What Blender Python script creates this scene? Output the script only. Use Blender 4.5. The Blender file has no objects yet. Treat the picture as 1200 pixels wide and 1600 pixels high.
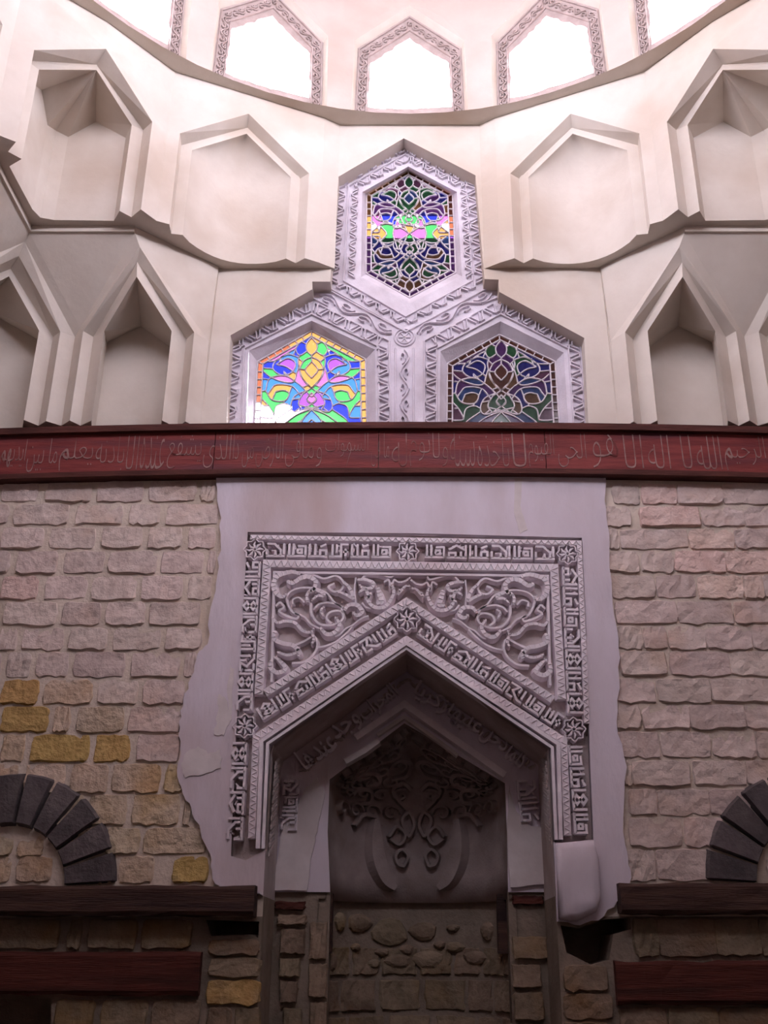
import bpy, bmesh, math, random
from mathutils import Vector
from mathutils.geometry import delaunay_2d_cdt
random.seed(7)
SC = bpy.context.scene
COL = SC.collection

# ------------------------------------------------------------------ camera, sky, exposure
FPX, PITCH, CX, DIST, EYE = 1600.0, math.radians(23.5), 640.0, 7.2, 1.6
cam = bpy.data.cameras.new('camera')
cam.sensor_fit = 'VERTICAL'; cam.sensor_height = 36.0; cam.sensor_width = 27.0
cam.lens = 36.0 * FPX / 1600.0
cam.shift_x = -(CX - 600.0) / 1600.0
cam.clip_start = 0.05
camo = bpy.data.objects.new('camera', cam); COL.objects.link(camo)
camo.location = (0, -DIST, EYE); camo.rotation_euler = (math.pi / 2 + PITCH, 0, 0)
SC.camera = camo

SKY = 57.0
w = bpy.data.worlds.new('sky'); SC.world = w; w.use_nodes = True
bg = w.node_tree.nodes['Background']
bg.inputs['Color'].default_value = (0.885, 0.855, 1.0, 1); bg.inputs['Strength'].default_value = SKY
SC.view_settings.view_transform = 'Standard'; SC.view_settings.look = 'None'
SC.view_settings.gamma = 1.0; SC.view_settings.use_curve_mapping = False
SC.view_settings.exposure = 0.12
SC.cycles.max_bounces = 10; SC.cycles.diffuse_bounces = 7; SC.cycles.transparent_max_bounces = 12
SC.cycles.use_denoising = True

# ------------------------------------------------------------------ helpers
CP, SP = math.cos(PITCH), math.sin(PITCH)
def W(px, py, o=0.0):
    """point of the plane o metres in front of the back wall that shows at this pixel of the photo"""
    t = (800.0 - py) / FPX
    fwd = CP - t * SP; up = SP + t * CP; d = DIST - o
    return Vector(((px - CX) / FPX / fwd * d, -o, EYE + up / fwd * d))

def tag(o, label=None, cat=None, group=None, kind=None):
    if label: o['label'] = label
    if cat: o['category'] = cat
    if group: o['group'] = group
    if kind: o['kind'] = kind
    return o

def empty(name, loc=(0, 0, 0)):
    o = bpy.data.objects.new(name, None); COL.objects.link(o); o.location = loc
    o.empty_display_size = 0.1
    return o

def put(o, parent):
    """parent keeping the world coordinates of the mesh"""
    if parent is not None:
        o.parent = parent
        o.matrix_parent_inverse = parent.matrix_basis.inverted()
    return o

def poly_in(p, poly):
    x, y = p; r = False; n = len(poly)
    for i in range(n):
        x1, y1 = poly[i][0], poly[i][1]; x2, y2 = poly[(i + 1) % n][0], poly[(i + 1) % n][1]
        if (y1 > y) != (y2 > y) and x < (x2 - x1) * (y - y1) / (y2 - y1) + x1: r = not r
    return r

class MB:
    def __init__(s): s.v = []; s.f = []
    def poly(s, pts):
        i = len(s.v); s.v += [tuple(p) for p in pts]; s.f.append(tuple(range(i, i + len(pts))))
    def grid(s, rows):
        n = len(rows[0]); b = len(s.v)
        for r in rows: s.v += [tuple(p) for p in r]
        for j in range(len(rows) - 1):
            for i in range(n - 1):
                s.f.append((b + j * n + i, b + j * n + i + 1, b + (j + 1) * n + i + 1, b + (j + 1) * n + i))
    def box(s, x0, x1, y0, y1, z0, z1):
        b = len(s.v)
        s.v += [(x, y, z) for x in (x0, x1) for y in (y0, y1) for z in (z0, z1)]
        for f in ((0, 1, 3, 2), (4, 6, 7, 5), (0, 4, 5, 1), (2, 3, 7, 6), (0, 2, 6, 4), (1, 5, 7, 3)):
            s.f.append(tuple(b + k for k in f))
    def plate(s, outline, holes=(), m=None, back=None, pts=(), sides=True, holesides=True):
        """outline/holes 2D; m(u,v)->front point; back(u,v)->back point (side faces run front to back)"""
        vs = [Vector(p[:2]) for p in outline]; es = [(i, (i + 1) % len(outline)) for i in range(len(outline))]
        loops = [list(range(len(outline)))]
        for h in holes:
            b = len(vs); vs += [Vector(p[:2]) for p in h]
            es += [(b + i, b + (i + 1) % len(h)) for i in range(len(h))]; loops.append(list(range(b, b + len(h))))
        vs += [Vector(p) for p in pts]
        V, E_, F_, *_ = delaunay_2d_cdt(vs, es, [], 0, 1e-6)
        def keep(f):
            c = (sum(V[k].x for k in f) / len(f), sum(V[k].y for k in f) / len(f))
            return poly_in(c, outline) and not any(poly_in(c, h) for h in holes)
        F_ = [f for f in F_ if keep(f)]
        b = len(s.v)
        s.v += [tuple(m(p.x, p.y)) for p in V]
        s.f += [tuple(b + k for k in f) for f in F_]
        if back:
            for li, (lp) in enumerate([outline] + list(holes)):
                if (li == 0 and not sides) or (li > 0 and not holesides): continue
                for i in range(len(lp)):
                    p, q = lp[i], lp[(i + 1) % len(lp)]
                    s.poly([m(*p[:2]), m(*q[:2]), back(*q[:2]), back(*p[:2])])
    def ribbon(s, pts, wd, h, m, closed=False, taper=False, smooth=0, top=0.55):
        """raised band along a 2D path; m(u,v,height)->point"""
        P = [Vector(p[:2]) for p in pts]
        if smooth: P = crom(P, smooth, closed)
        n = len(P)
        if n < 2: return
        rows = [[], [], [], []]
        for i in range(n):
            a = P[i - 1] if (i or closed) else P[i]; c = P[(i + 1) % n] if (i < n - 1 or closed) else P[i]
            t1 = (P[i] - a); t2 = (c - P[i])
            if t1.length < 1e-9: t1 = t2
            if t2.length < 1e-9: t2 = t1
            t1 = t1.normalized(); t2 = t2.normalized(); t = t1 + t2
            t = t.normalized() if t.length > 1e-6 else t2
            nn = Vector((-t.y, t.x)); k = 1.0 / max(0.45, nn.dot(Vector((-t2.y, t2.x))))
            ww = wd * 0.5 * k
            if taper:
                f = i / (n - 1); ww *= (0.35 + 1.0 * math.sin(math.pi * min(1, f * 0.9 + 0.1)) ** 0.7)
            for r, (q, hh) in zip(rows, ((1, 0), (top, h), (-top, h), (-1, 0))):
                r.append(m(P[i].x + nn.x * ww * q, P[i].y + nn.y * ww * q, hh))
        if closed:
            for r in rows: r.append(r[0])
        s.grid(rows)
        if not closed:
            s.poly([rows[k][0] for k in range(4)]); s.poly([rows[k][-1] for k in (3, 2, 1, 0)])
    def build(s, name, mat, parent=None, smooth=False, fix=True):
        me = bpy.data.meshes.new(name); me.from_pydata(s.v, [], s.f)
        if fix:
            bm = bmesh.new(); bm.from_mesh(me)
            bmesh.ops.remove_doubles(bm, verts=bm.verts, dist=1e-5)
            bmesh.ops.recalc_face_normals(bm, faces=bm.faces); bm.to_mesh(me); bm.free()
        if smooth: me.polygons.foreach_set('use_smooth', [True] * len(me.polygons))
        if mat: me.materials.append(mat)
        o = bpy.data.objects.new(name, me); COL.objects.link(o)
        return put(o, parent)

def crom(P, n, closed=False):
    out = []; N = len(P)
    for i in range(N if closed else N - 1):
        p1, p2 = P[i], P[(i + 1) % N]
        p0 = P[i - 1] if (i or closed) else p1 * 2 - p2
        p3 = P[(i + 2) % N] if (i + 2 < N or closed) else p2 * 2 - p1
        for k in range(n):
            t = k / n
            out.append(0.5 * ((2 * p1) + (p2 - p0) * t + (2 * p0 - 5 * p1 + 4 * p2 - p3) * t * t + (3 * p1 - p0 - 3 * p2 + p3) * t ** 3))
    if not closed: out.append(P[-1])
    return out

def wallmap(o):
    """(X, Z, height) on the plane o metres in front of the back wall"""
    return lambda u, v, h=0.0: Vector((u, -o - h, v))
def xz(px, py, o=0.0):
    p = W(px, py, o); return (p.x, p.z)

# ------------------------------------------------------------------ materials
def nodemat(name):
    m = bpy.data.materials.new(name); m.use_nodes = True
    nt = m.node_tree; b = nt.nodes['Principled BSDF']
    return m, nt, b
def surface(name, c1, c2, c3=None, scale=3.0, rough=0.9, bump=0.3, bscale=40.0, bdist=0.01, stain=0.5, rnd=0.0, spec=0.2, streak=None):
    m, nt, b = nodemat(name); N = nt.nodes.new; L = nt.links.new
    tc = N('ShaderNodeTexCoord'); src = tc.outputs['Object']
    if streak:
        mp = N('ShaderNodeMapping'); mp.inputs['Scale'].default_value = streak; L(src, mp.inputs[0]); src = mp.outputs[0]
    n1 = N('ShaderNodeTexNoise'); n1.inputs['Scale'].default_value = scale; n1.inputs['Detail'].default_value = 6; n1.inputs['Roughness'].default_value = 0.6
    L(src, n1.inputs['Vector'])
    r = N('ShaderNodeValToRGB'); e = r.color_ramp.elements
    e[0].position = 0.5 - 0.5 * stain * 0.6; e[1].position = 0.5 + 0.5 * stain * 0.6
    e[0].color = (*c1, 1); e[1].color = (*c2, 1)
    L(n1.outputs['Fac'], r.inputs[0]); col = r.outputs[0]
    if c3:
        n2 = N('ShaderNodeTexNoise'); n2.inputs['Scale'].default_value = scale * 0.37; n2.inputs['Detail'].default_value = 5
        ad = N('ShaderNodeVectorMath'); ad.inputs[1].default_value = (7.3, 1.7, 4.1); L(src, ad.inputs[0]); L(ad.outputs[0], n2.inputs['Vector'])
        mr = N('ShaderNodeMapRange'); mr.inputs[1].default_value = 0.52; mr.inputs[2].default_value = 0.68; L(n2.outputs['Fac'], mr.inputs[0])
        mx = N('ShaderNodeMix'); mx.data_type = 'RGBA'; L(mr.outputs[0], mx.inputs[0]); L(col, mx.inputs[6]); mx.inputs[7].default_value = (*c3, 1)
        col = mx.outputs[2]
    if rnd:
        oi = N('ShaderNodeObjectInfo'); hv = N('ShaderNodeHueSaturation')
        mr = N('ShaderNodeMapRange'); mr.inputs[3].default_value = 1 - rnd; mr.inputs[4].default_value = 1 + rnd
        L(oi.outputs['Random'], mr.inputs[0]); L(mr.outputs[0], hv.inputs['Value']); L(col, hv.inputs['Color'])
        m2 = N('ShaderNodeMapRange'); m2.inputs[3].default_value = 0.49; m2.inputs[4].default_value = 0.512
        ml = N('ShaderNodeMath'); ml.operation = 'MULTIPLY'; ml.inputs[1].default_value = 7.31
        fr = N('ShaderNodeMath'); fr.operation = 'FRACT'; L(oi.outputs['Random'], ml.inputs[0]); L(ml.outputs[0], fr.inputs[0]); L(fr.outputs[0], m2.inputs[0]); L(m2.outputs[0], hv.inputs['Hue'])
        col = hv.outputs[0]
    L(col, b.inputs['Base Color'])
    b.inputs['Roughness'].default_value = rough; b.inputs['Specular IOR Level'].default_value = spec
    nb = N('ShaderNodeTexNoise'); nb.inputs['Scale'].default_value = bscale; nb.inputs['Detail'].default_value = 5; L(src, nb.inputs['Vector'])
    bp = N('ShaderNodeBump'); bp.inputs['Strength'].default_value = bump; bp.inputs['Distance'].default_value = bdist
    L(nb.outputs['Fac'], bp.inputs['Height']); L(bp.outputs[0], b.inputs['Normal'])
    return m
M = {}
M['plaster'] = surface('cream plaster', (0.585, 0.52, 0.455), (0.685, 0.63, 0.565), (0.515, 0.435, 0.36), 2.2, bump=0.25, bscale=18, stain=0.8)
M['greyplaster'] = surface('grey plaster', (0.50, 0.46, 0.42), (0.62, 0.57, 0.53), (0.44, 0.40, 0.38), 3.0, bump=0.25, bscale=18)
M['stucco'] = surface('carved stucco', (0.60, 0.545, 0.60), (0.74, 0.69, 0.755), (0.53, 0.47, 0.51), 5, bump=0.5, bscale=90, bdist=0.006)
M['mstucco'] = surface('pale carved stucco', (0.76, 0.69, 0.735), (0.89, 0.825, 0.87), (0.70, 0.61, 0.64), 5, bump=0.4, bscale=90, bdist=0.006)
M['frame'] = surface('weathered carved frame', (0.36, 0.29, 0.27), (0.47, 0.39, 0.37), None, 8, bump=0.5, bscale=80, bdist=0.006)  # drum frames: their backlit shade is put into this darker tan
M['grime'] = surface('grimy limestone', (0.20, 0.145, 0.10), (0.31, 0.235, 0.165), (0.24, 0.145, 0.07), 5, bump=1.0, bscale=24, bdist=0.018, rnd=0.12)  # darker brown blocks for the lowest courses and the niche foot
M['grimemortar'] = surface('grimy mortar', (0.22, 0.175, 0.135), (0.30, 0.24, 0.19), (0.16, 0.12, 0.09), 4, bump=0.7, bscale=30, bdist=0.015)  # darker mortar, used below the beam level and in the lower recess
M['drumplaster'] = surface('pinkish plaster', (0.50, 0.425, 0.38), (0.585, 0.505, 0.455), (0.46, 0.375, 0.325), 2.2, bump=0.25, bscale=18, stain=0.8)
M['soot'] = surface('sooty stucco', (0.31, 0.25, 0.235), (0.42, 0.35, 0.34), (0.25, 0.19, 0.16), 4, bump=0.5, bscale=60, bdist=0.006)  # niche shell and vault scrolls, darker than the other stucco
M['darkstucco'] = surface('aged stucco', (0.47, 0.40, 0.39), (0.60, 0.53, 0.53), (0.40, 0.32, 0.29), 4, bump=0.5, bscale=80, bdist=0.006)  # shade of the carving ground and reveal painted in as a darker stucco
M['ground'] = surface('carving ground', (0.30, 0.25, 0.25), (0.40, 0.34, 0.34), None, 6, bump=0.4, bscale=60)
M['mortar'] = surface('pale mortar', (0.60, 0.51, 0.43), (0.70, 0.61, 0.52), (0.55, 0.46, 0.37), 3, bump=0.6, bscale=35, bdist=0.012)
M['stone'] = surface('mauve limestone', (0.53, 0.425, 0.385), (0.67, 0.56, 0.515), (0.58, 0.44, 0.37), 7, bump=0.8, bscale=20, bdist=0.022, rnd=0.07)
M['pink'] = surface('pink limestone', (0.62, 0.45, 0.39), (0.72, 0.56, 0.50), None, 7, bump=1.0, bscale=24, bdist=0.022, rnd=0.1)
M['ochre'] = surface('ochre limestone', (0.46, 0.29, 0.11), (0.58, 0.39, 0.16), (0.44, 0.32, 0.19), 6, bump=1.0, bscale=24, bdist=0.022, rnd=0.12)
M['tan'] = surface('tan limestone', (0.50, 0.385, 0.27), (0.62, 0.51, 0.40), (0.52, 0.36, 0.20), 5, bump=1.0, bscale=24, bdist=0.022, rnd=0.15)
M['basalt'] = surface('dark voussoir stone', (0.085, 0.07, 0.075), (0.15, 0.125, 0.125), (0.06, 0.05, 0.05), 6, bump=0.8, bscale=40, bdist=0.012, rnd=0.15)
M['fallplaster'] = surface('worn plaster', (0.60, 0.53, 0.57), (0.76, 0.70, 0.79), (0.52, 0.42, 0.41), 1.6, bump=0.4, bscale=20, stain=0.9, streak=(1.6, 1, 0.6))
M['patch'] = surface('new white plaster', (0.62, 0.56, 0.56), (0.76, 0.70, 0.70), (0.55, 0.49, 0.48), 4, bump=0.25, bscale=25)
M['wood'] = surface('dark red painted wood', (0.15, 0.024, 0.024), (0.24, 0.045, 0.042), (0.12, 0.032, 0.042), 5, bump=0.5, bscale=30, rough=0.65, streak=(0.5, 3, 5), spec=0.3)
M['woodletter'] = surface('worn letter paint', (0.22, 0.115, 0.105), (0.34, 0.22, 0.20), (0.17, 0.05, 0.045), 14, bump=0.3, bscale=50, rough=0.75)
M['woodedge'] = surface('dark wood moulding', (0.055, 0.017, 0.014), (0.11, 0.035, 0.028), None, 6, bump=0.5, bscale=30, rough=0.7, streak=(0.5, 3, 5))
M['beam'] = surface('old brown beam', (0.050, 0.026, 0.022), (0.095, 0.052, 0.040), (0.035, 0.02, 0.02), 5, bump=0.8, bscale=25, rough=0.8, streak=(0.35, 3, 6))
M['redbeam'] = surface('red brown beam', (0.075, 0.020, 0.016), (0.12, 0.036, 0.026), (0.05, 0.018, 0.015), 5, bump=0.7, bscale=25, rough=0.8, streak=(0.35, 3, 6))
M['floor'] = surface('stone paving', (0.08, 0.066, 0.055), (0.13, 0.105, 0.09), None, 2, bump=0.4)
M['sidewall'] = surface('side wall stone', (0.22, 0.18, 0.165), (0.32, 0.265, 0.24), (0.26, 0.20, 0.16), 3, bump=0.9, bscale=14, bdist=0.02)
M['tracery'] = surface('white gypsum tracery', (0.60, 0.55, 0.58), (0.72, 0.67, 0.70), None, 8, bump=0.3, bscale=60)
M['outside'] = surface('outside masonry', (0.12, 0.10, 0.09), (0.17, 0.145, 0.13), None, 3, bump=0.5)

def glass(name, col, body, clear=0.75):
    m, nt, b = nodemat(name); N = nt.nodes.new; L = nt.links.new
    out = nt.nodes['Material Output']
    tr = N('ShaderNodeBsdfTransparent'); tr.inputs[0].default_value = (*col, 1)
    b.inputs['Base Color'].default_value = (*body, 1); b.inputs['Roughness'].default_value = 0.12; b.inputs['Specular IOR Level'].default_value = 0.5
    nz = N('ShaderNodeTexNoise'); nz.inputs['Scale'].default_value = 30; tc = N('ShaderNodeTexCoord'); L(tc.outputs['Object'], nz.inputs['Vector'])
    mr = N('ShaderNodeMapRange'); mr.inputs[3].default_value = clear * 0.75; mr.inputs[4].default_value = min(1, clear * 1.2); L(nz.outputs['Fac'], mr.inputs[0])
    mx = N('ShaderNodeMixShader'); L(mr.outputs[0], mx.inputs[0]); L(b.outputs[0], mx.inputs[1]); L(tr.outputs[0], mx.inputs[2]); L(mx.outputs[0], out.inputs[0])
    return m
G = {
 'blue': glass('blue glass', (0.0012, 0.0022, 0.036), (0.03, 0.03, 0.25)),
 'sky': glass('light blue glass', (0.003, 0.012, 0.034), (0.05, 0.1, 0.3)),
 'green': glass('green glass', (0.004, 0.026, 0.006), (0.03, 0.12, 0.06)),
 'violet': glass('violet glass', (0.018, 0.005, 0.032), (0.12, 0.04, 0.18)),
 'pink': glass('pink glass', (0.032, 0.009, 0.026), (0.16, 0.06, 0.12)),
 'amber': glass('amber glass', (0.036, 0.017, 0.004), (0.18, 0.09, 0.05)),
 'red': glass('brown red glass', (0.024, 0.007, 0.003), (0.14, 0.05, 0.04)),
 'clear': glass('clear glass', (0.85, 0.85, 0.85), (0.5, 0.5, 0.55), 0.9),
}

# ------------------------------------------------------------------ room shell
HX = 3.6                    # half width of the room
NEAR = 8.0                  # distance of the wall behind the camera from the back wall
ZF0, ZF1 = W(640, 742).z, W(640, 672).z       # the inscribed frieze
ZB = ZF1 + 0.005                              # underside of the lower squinch tier
Z7, ZD = 7.0, 8.6                             # upper tier, foot of the drum
DR, DC = 3.26, 3.4                            # drum radius, distance of its axis from the back wall

mb = MB(); mb.box(-HX - .3, HX + .3, -NEAR - .3, 1.8, -.2, 0); fl = mb.build('floor', M['floor'])
tag(fl, 'stone floor of the domed chamber', 'floor', kind='structure')
for sgn, side in ((-1, 'left'), (1, 'right')):
    mb = MB(); x0, x1 = sorted((sgn * HX, sgn * (HX + .3)))
    mb.box(x0, x1, -NEAR, .0, 0, ZF1); mb.box(x0, x1, -NEAR, -1.9, ZF1, ZD)
    mb.box(*sorted((sgn * (HX + .22), sgn * (HX + .3))), -1.9, .4, ZF1 - .2, ZD)
    mb.box(*sorted((sgn * 1.66, sgn * (HX + .3))), .25, .4, ZF1 - .2, ZD)
    o = mb.build('wall_' + side, M['sidewall']); tag(o, side + ' side wall of the chamber', 'wall', kind='structure')
mb = MB(); mb.box(-HX - .3, HX + .3, 1.6, 1.8, -.2, ZF1 - .16); mb.box(-HX - .3, -HX - .2, 0, 1.6, -.2, ZF1 - .16); mb.box(HX + .2, HX + .3, 0, 1.6, -.2, ZF1 - .16); mb.box(-HX - .3, HX + .3, .3, 1.8, ZF1 - .3, ZF1 - .16)
tag(mb.build('wall_outer', M['outside']), 'outer masonry of the back wall', 'wall', kind='structure')
mb = MB(); mb.box(-HX - .3, HX + .3, -NEAR - .3, -NEAR, 0, ZD)
tag(mb.build('wall_front', M['sidewall']), 'wall behind the viewer', 'wall', kind='structure')

# mihrab outline on the wall (photo pixels): outer recess
MIH = [(412, 1400), (424, 1180), (428, 1166), (635, 1016), (856, 1172), (862, 1300), (868, 1400)]
def below(p, z): return (p[0], z)
PANEL = [(388, 834), (648, 836), (908, 843), (915, 1000), (921, 1200), (926, 1314), (892, 1320), (864, 1316), (856, 1172), (635, 1016), (428, 1166), (424, 1180), (416, 1328), (385, 1345), (362, 1338), (370, 1150), (380, 980)]
rec = [xz(*p) for p in [(412, 1400), (416, 1328)] + PANEL[13:] + PANEL[:8] + [(868, 1400)]]
VOIDS = [[(876, 1446), (905, 1450), (945, 1436), (985, 1434), (986, 1452), (958, 1460), (952, 1500), (925, 1508), (885, 1488)], [(322, 1437), (410, 1440), (434, 1448), (428, 1466), (395, 1460), (330, 1463)], [(-90, 1562), (80, 1560), (79, 1700), (-90, 1700)]]
voids = [[xz(*p) for p in v] for v in VOIDS]
for v in voids:
    for k_, p in enumerate(v): v[k_] = (min(max(p[0], -HX + .02), rec[0][0] - .02 if p[0] < 0 else 9), max(.02, p[1]))
mb = MB()
zcut = xz(640, 1432)[1]
mb.plate([(-HX, zcut), (rec[0][0], zcut)] + rec + [(rec[-1][0], zcut), (HX, zcut), (HX, ZF1), (-HX, ZF1)], (), lambda u, v: (u, 0, v))
wb = mb.build('wall_back', M['mortar'])
mb = MB()
mb.plate([(-HX, 0), (rec[0][0], 0), (rec[0][0], zcut), (-HX, zcut)], [v for v in voids if v[0][0] < 0], lambda u, v: (u, 0, v))
mb.plate([(rec[-1][0], 0), (HX, 0), (HX, zcut), (rec[-1][0], zcut)], [v for v in voids if v[0][0] > 0], lambda u, v: (u, 0, v))
for v in voids:
    for a, b in zip(v, v[1:] + v[:1]): mb.poly([(a[0], 0, a[1]), (b[0], 0, b[1]), (b[0], .45, b[1]), (a[0], .45, a[1])])
    mb.plate(v, (), lambda a, b: (a, .45, b))
mb.build('old_masonry', M['grimemortar'], wb)
tag(wb, 'back wall of rough coursed stone blocks around the prayer niche', 'wall', kind='structure')

# ------------------------------------------------------------------ upper back wall, recess of the three windows
REC = [(352, 690), (360, 524), (488, 452), (488, 440), (516, 440), (529, 276), (631, 216), (743, 274), (757, 436), (779, 437), (780, 456), (913, 528), (921, 690)]
reco = [xz(*p) for p in REC]
PO = -0.16          # carved panel plane
GO = -0.27          # glass plane
mb = MB()
ol = [(-1.68, ZF1), (reco[0][0], ZF1)] + reco[1:-1] + [(reco[-1][0], ZF1), (1.68, ZF1), (1.68, ZD), (-1.68, ZD)]
mb.plate(ol, (), lambda u, v: (u, 0, v))
rr = [(reco[0][0], ZF1 - .15)] + reco[1:-1] + [(reco[-1][0], ZF1 - .15)]
for a, b in zip(rr[:-1], rr[1:]):
    mb.poly([(a[0], 0, a[1]), (b[0], 0, b[1]), (b[0], .2, b[1]), (a[0], .2, a[1])])
wu = mb.build('wall_upper', M['plaster']); tag(wu, 'cream plaster wall above the red frieze around the coloured windows', 'wall', kind='structure')

# ------------------------------------------------------------------ drum, dome and ring of openings
def drum(u, v, r=DR):       # u arc length, v height
    a = u / DR; return Vector((r * math.sin(a), -(DC - r * math.cos(a)), v))
BAY = math.pi / 8 * DR
FO = [(-.53, ZD), (-.515, 9.46), (0, 9.96), (.515, 9.46), (.53, ZD)]          # frame outline
mb = MB(); holes = []
ZT = 10.7
for k in range(16):
    u0 = (k - .5) * BAY
    c = u0 + BAY / 2
    o1 = [(u0, ZD), (c - .53, ZD), (c - .515, 9.46), (c, 9.96), (c + .515, 9.46), (c + .53, ZD), (u0 + BAY, ZD), (u0 + BAY, ZT), (u0, ZT)]
    g = []
    for i in range(1, 8):
        for j in range(1, 16):
            q = (u0 + BAY * i / 8, ZD + (ZT - ZD) * j / 16)
            x = abs(q[0] - c)
            lim = 9.46 + (0.515 - x) / .515 * .50 if x < .55 else 0
            if not (x < .55 and q[1] < lim + .06): g.append(q)
    mb.plate(o1, (), drum, pts=g)
wd = mb.build('wall_drum', M['drumplaster'], smooth=False); tag(wd, 'round plastered drum wall pierced by the ring of pointed openings', 'wall', kind='structure')
mb = MB(); rows = []
for j in range(13):
    t = j / 12 * math.pi / 2
    rows.append([(DR * math.cos(t) * math.sin(i / 48 * 2 * math.pi), -DC + DR * math.cos(t) * math.cos(i / 48 * 2 * math.pi), ZT + 3.4 * math.sin(t)) for i in range(49)])
mb.grid(rows); o = mb.build('ceiling_dome', M['drumplaster'], smooth=True); tag(o, 'plastered dome over the drum', 'dome', kind='structure')
mb = MB(); cir = [(DR * math.sin(i / 64 * 2 * math.pi), -DC + DR * math.cos(i / 64 * 2 * math.pi)) for i in range(64)]
mb.plate([(-HX - .3, -NEAR - .3), (HX + .3, -NEAR - .3), (HX + .3, .6), (-HX - .3, .6)], [cir], lambda u, v: (u, v, ZD))
o = mb.build('ceiling', M['plaster']); tag(o, 'narrow plaster ledge under the drum', 'ceiling', kind='structure')

# one opening, then copies turned about the axis of the drum
def jag(a, b, n, amp, rng):
    out = []
    for i in range(n):
        t = i / n; p = Vector(a).lerp(Vector(b), t); d = (Vector(b) - Vector(a)).normalized()
        k = 0 if i == 0 else rng.uniform(-amp, amp); out.append((p.x - d.y * k, p.y + d.x * k))
    return out
def opening(k, seed):
    rng = random.Random(seed); uc = 0
    R1, R2 = DR + .05, DR + .46
    OP = []
    cor = [(-.375, 8.71), (-.36, 9.25), (0, 9.59), (.36, 9.25), (.375, 8.71)]
    for a, b in zip(cor, cor[1:] + cor[:1]): OP += jag(a, b, 11, .011, rng)
    IN = [(-.495, ZD), (-.48, 9.42), (0, 9.885), (.48, 9.42), (.495, ZD)]
    root = empty('window_%d' % (k + 4))
    m1 = MB()
    for a, b, c, d in zip(FO[:-1], FO[1:], IN[1:], IN[:-1]):           # splayed rim
        m1.poly([drum(*a), drum(*b), drum(*c, R1), drum(*d, R1)])
    rim = m1.build('rim', M['plaster'], root)
    m1 = MB(); m1.plate(IN, [OP], lambda u, v: drum(u, v, R1), lambda u, v: drum(u, v, R2), sides=False)
    m1.poly([drum(-.455, ZD + .03, R1 + .01), drum(.455, ZD + .03, R1 + .01), drum(.455, ZD + .03, R2), drum(-.455, ZD + .03, R2)])
    m1.build('frame', M['frame'], root)
    m1 = MB(); mm = lambda u, v, h: drum(u, v, R1 - h)
    for off in (.02, .125):
        s = off
        m1.ribbon([(-.495 + s * .8, ZD + .02), (-.48 + s * .8, 9.42 - s * .8), (0, 9.885 - s * 1.6), (.48 - s * .8, 9.42 - s * .8), (.495 - s * .8, ZD + .02)], .013, .014, mm)
    path = [(-.437, ZD + .02), (-.424, 9.355), (0, 9.765), (.424, 9.355), (.437, ZD + .02)]
    vine(m1, path, .085, .08, .014, .02, mm)
    tag(m1.build('carved_border', M['frame'], root), kind='stuff')
    return root
def along(path, s):
    for a, b in zip(path[:-1], path[1:]):
        a = Vector(a[:2]); b = Vector(b[:2]); l = (b - a).length
        if s <= l: return a + (b - a) * (s / l), (b - a) / l
        s -= l
    a = Vector(path[-2][:2]); b = Vector(path[-1][:2]); return b, (b - a).normalized()
def plen(path): return sum((Vector(b[:2]) - Vector(a[:2])).length for a, b in zip(path[:-1], path[1:]))
def vine(m1, path, wd_, step, w_, h, mm):
    """wavy stem with a curl in every bend"""
    L = plen(path); n = max(2, int(L / step)); st = L / n; pts = []
    for i in range(n * 4 + 1):
        p, t = along(path, i * st / 4); k = math.sin(i / 4 * math.pi) * wd_ * .36
        pts.append((p.x - t.y * k, p.y + t.x * k))
    m1.ribbon(pts, w_, h, mm)
    for i in range(n):
        p, t = along(path, (i + .5) * st); sg = -1 if i % 2 == 0 else 1
        c = Vector((p.x - t.y * sg * -.02 * 0, p.y)) ; nv = Vector((-t.y, t.x)) * sg
        q = [c + nv * (wd_ * .18 - wd_ * .30 * math.sin(a) * (1 - a / 8)) + t * (st * .42 * math.cos(a) * (1 - a / 8)) for a in [x * .7 for x in range(9)]]
        m1.ribbon([(v.x, v.y) for v in q], w_ * .9, h, mm)
def fret(m1, path, wd_, step, w_, h, mm):
    """broken key pattern: groups of slanting bars turning back and forth"""
    L = plen(path); n = max(2, int(L / step)); st = L / n
    for i in range(n):
        sg = 1 if i % 2 == 0 else -1
        for j in (0, 2):
            pts = []
            for f in (0.04, .5, .96):
                p, t = along(path, (i + .05 + j * .2 + f * .5) * st); k = sg * (f - .5) * wd_ * .95
                pts.append((p.x - t.y * k, p.y + t.x * k))
            m1.ribbon([pts[0], pts[2]], w_, h, mm, top=.75)
        p, t = along(path, (i + .02) * st); k = sg * wd_ * -.48; q, t2 = along(path, (i + .6) * st)
        m1.ribbon([(p.x - t.y * k, p.y + t.x * k), (q.x - t2.y * k, q.y + t2.x * k)], w_, h, mm, top=.75)
places = {0: 'centre opening of the drum directly above the hexagonal window', 1: 'drum opening just right of the centre one', 15: 'drum opening just left of the centre one',
          2: 'drum opening cut off at the top right corner', 14: 'drum opening cut off at the top left corner'}
base = {}
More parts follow.
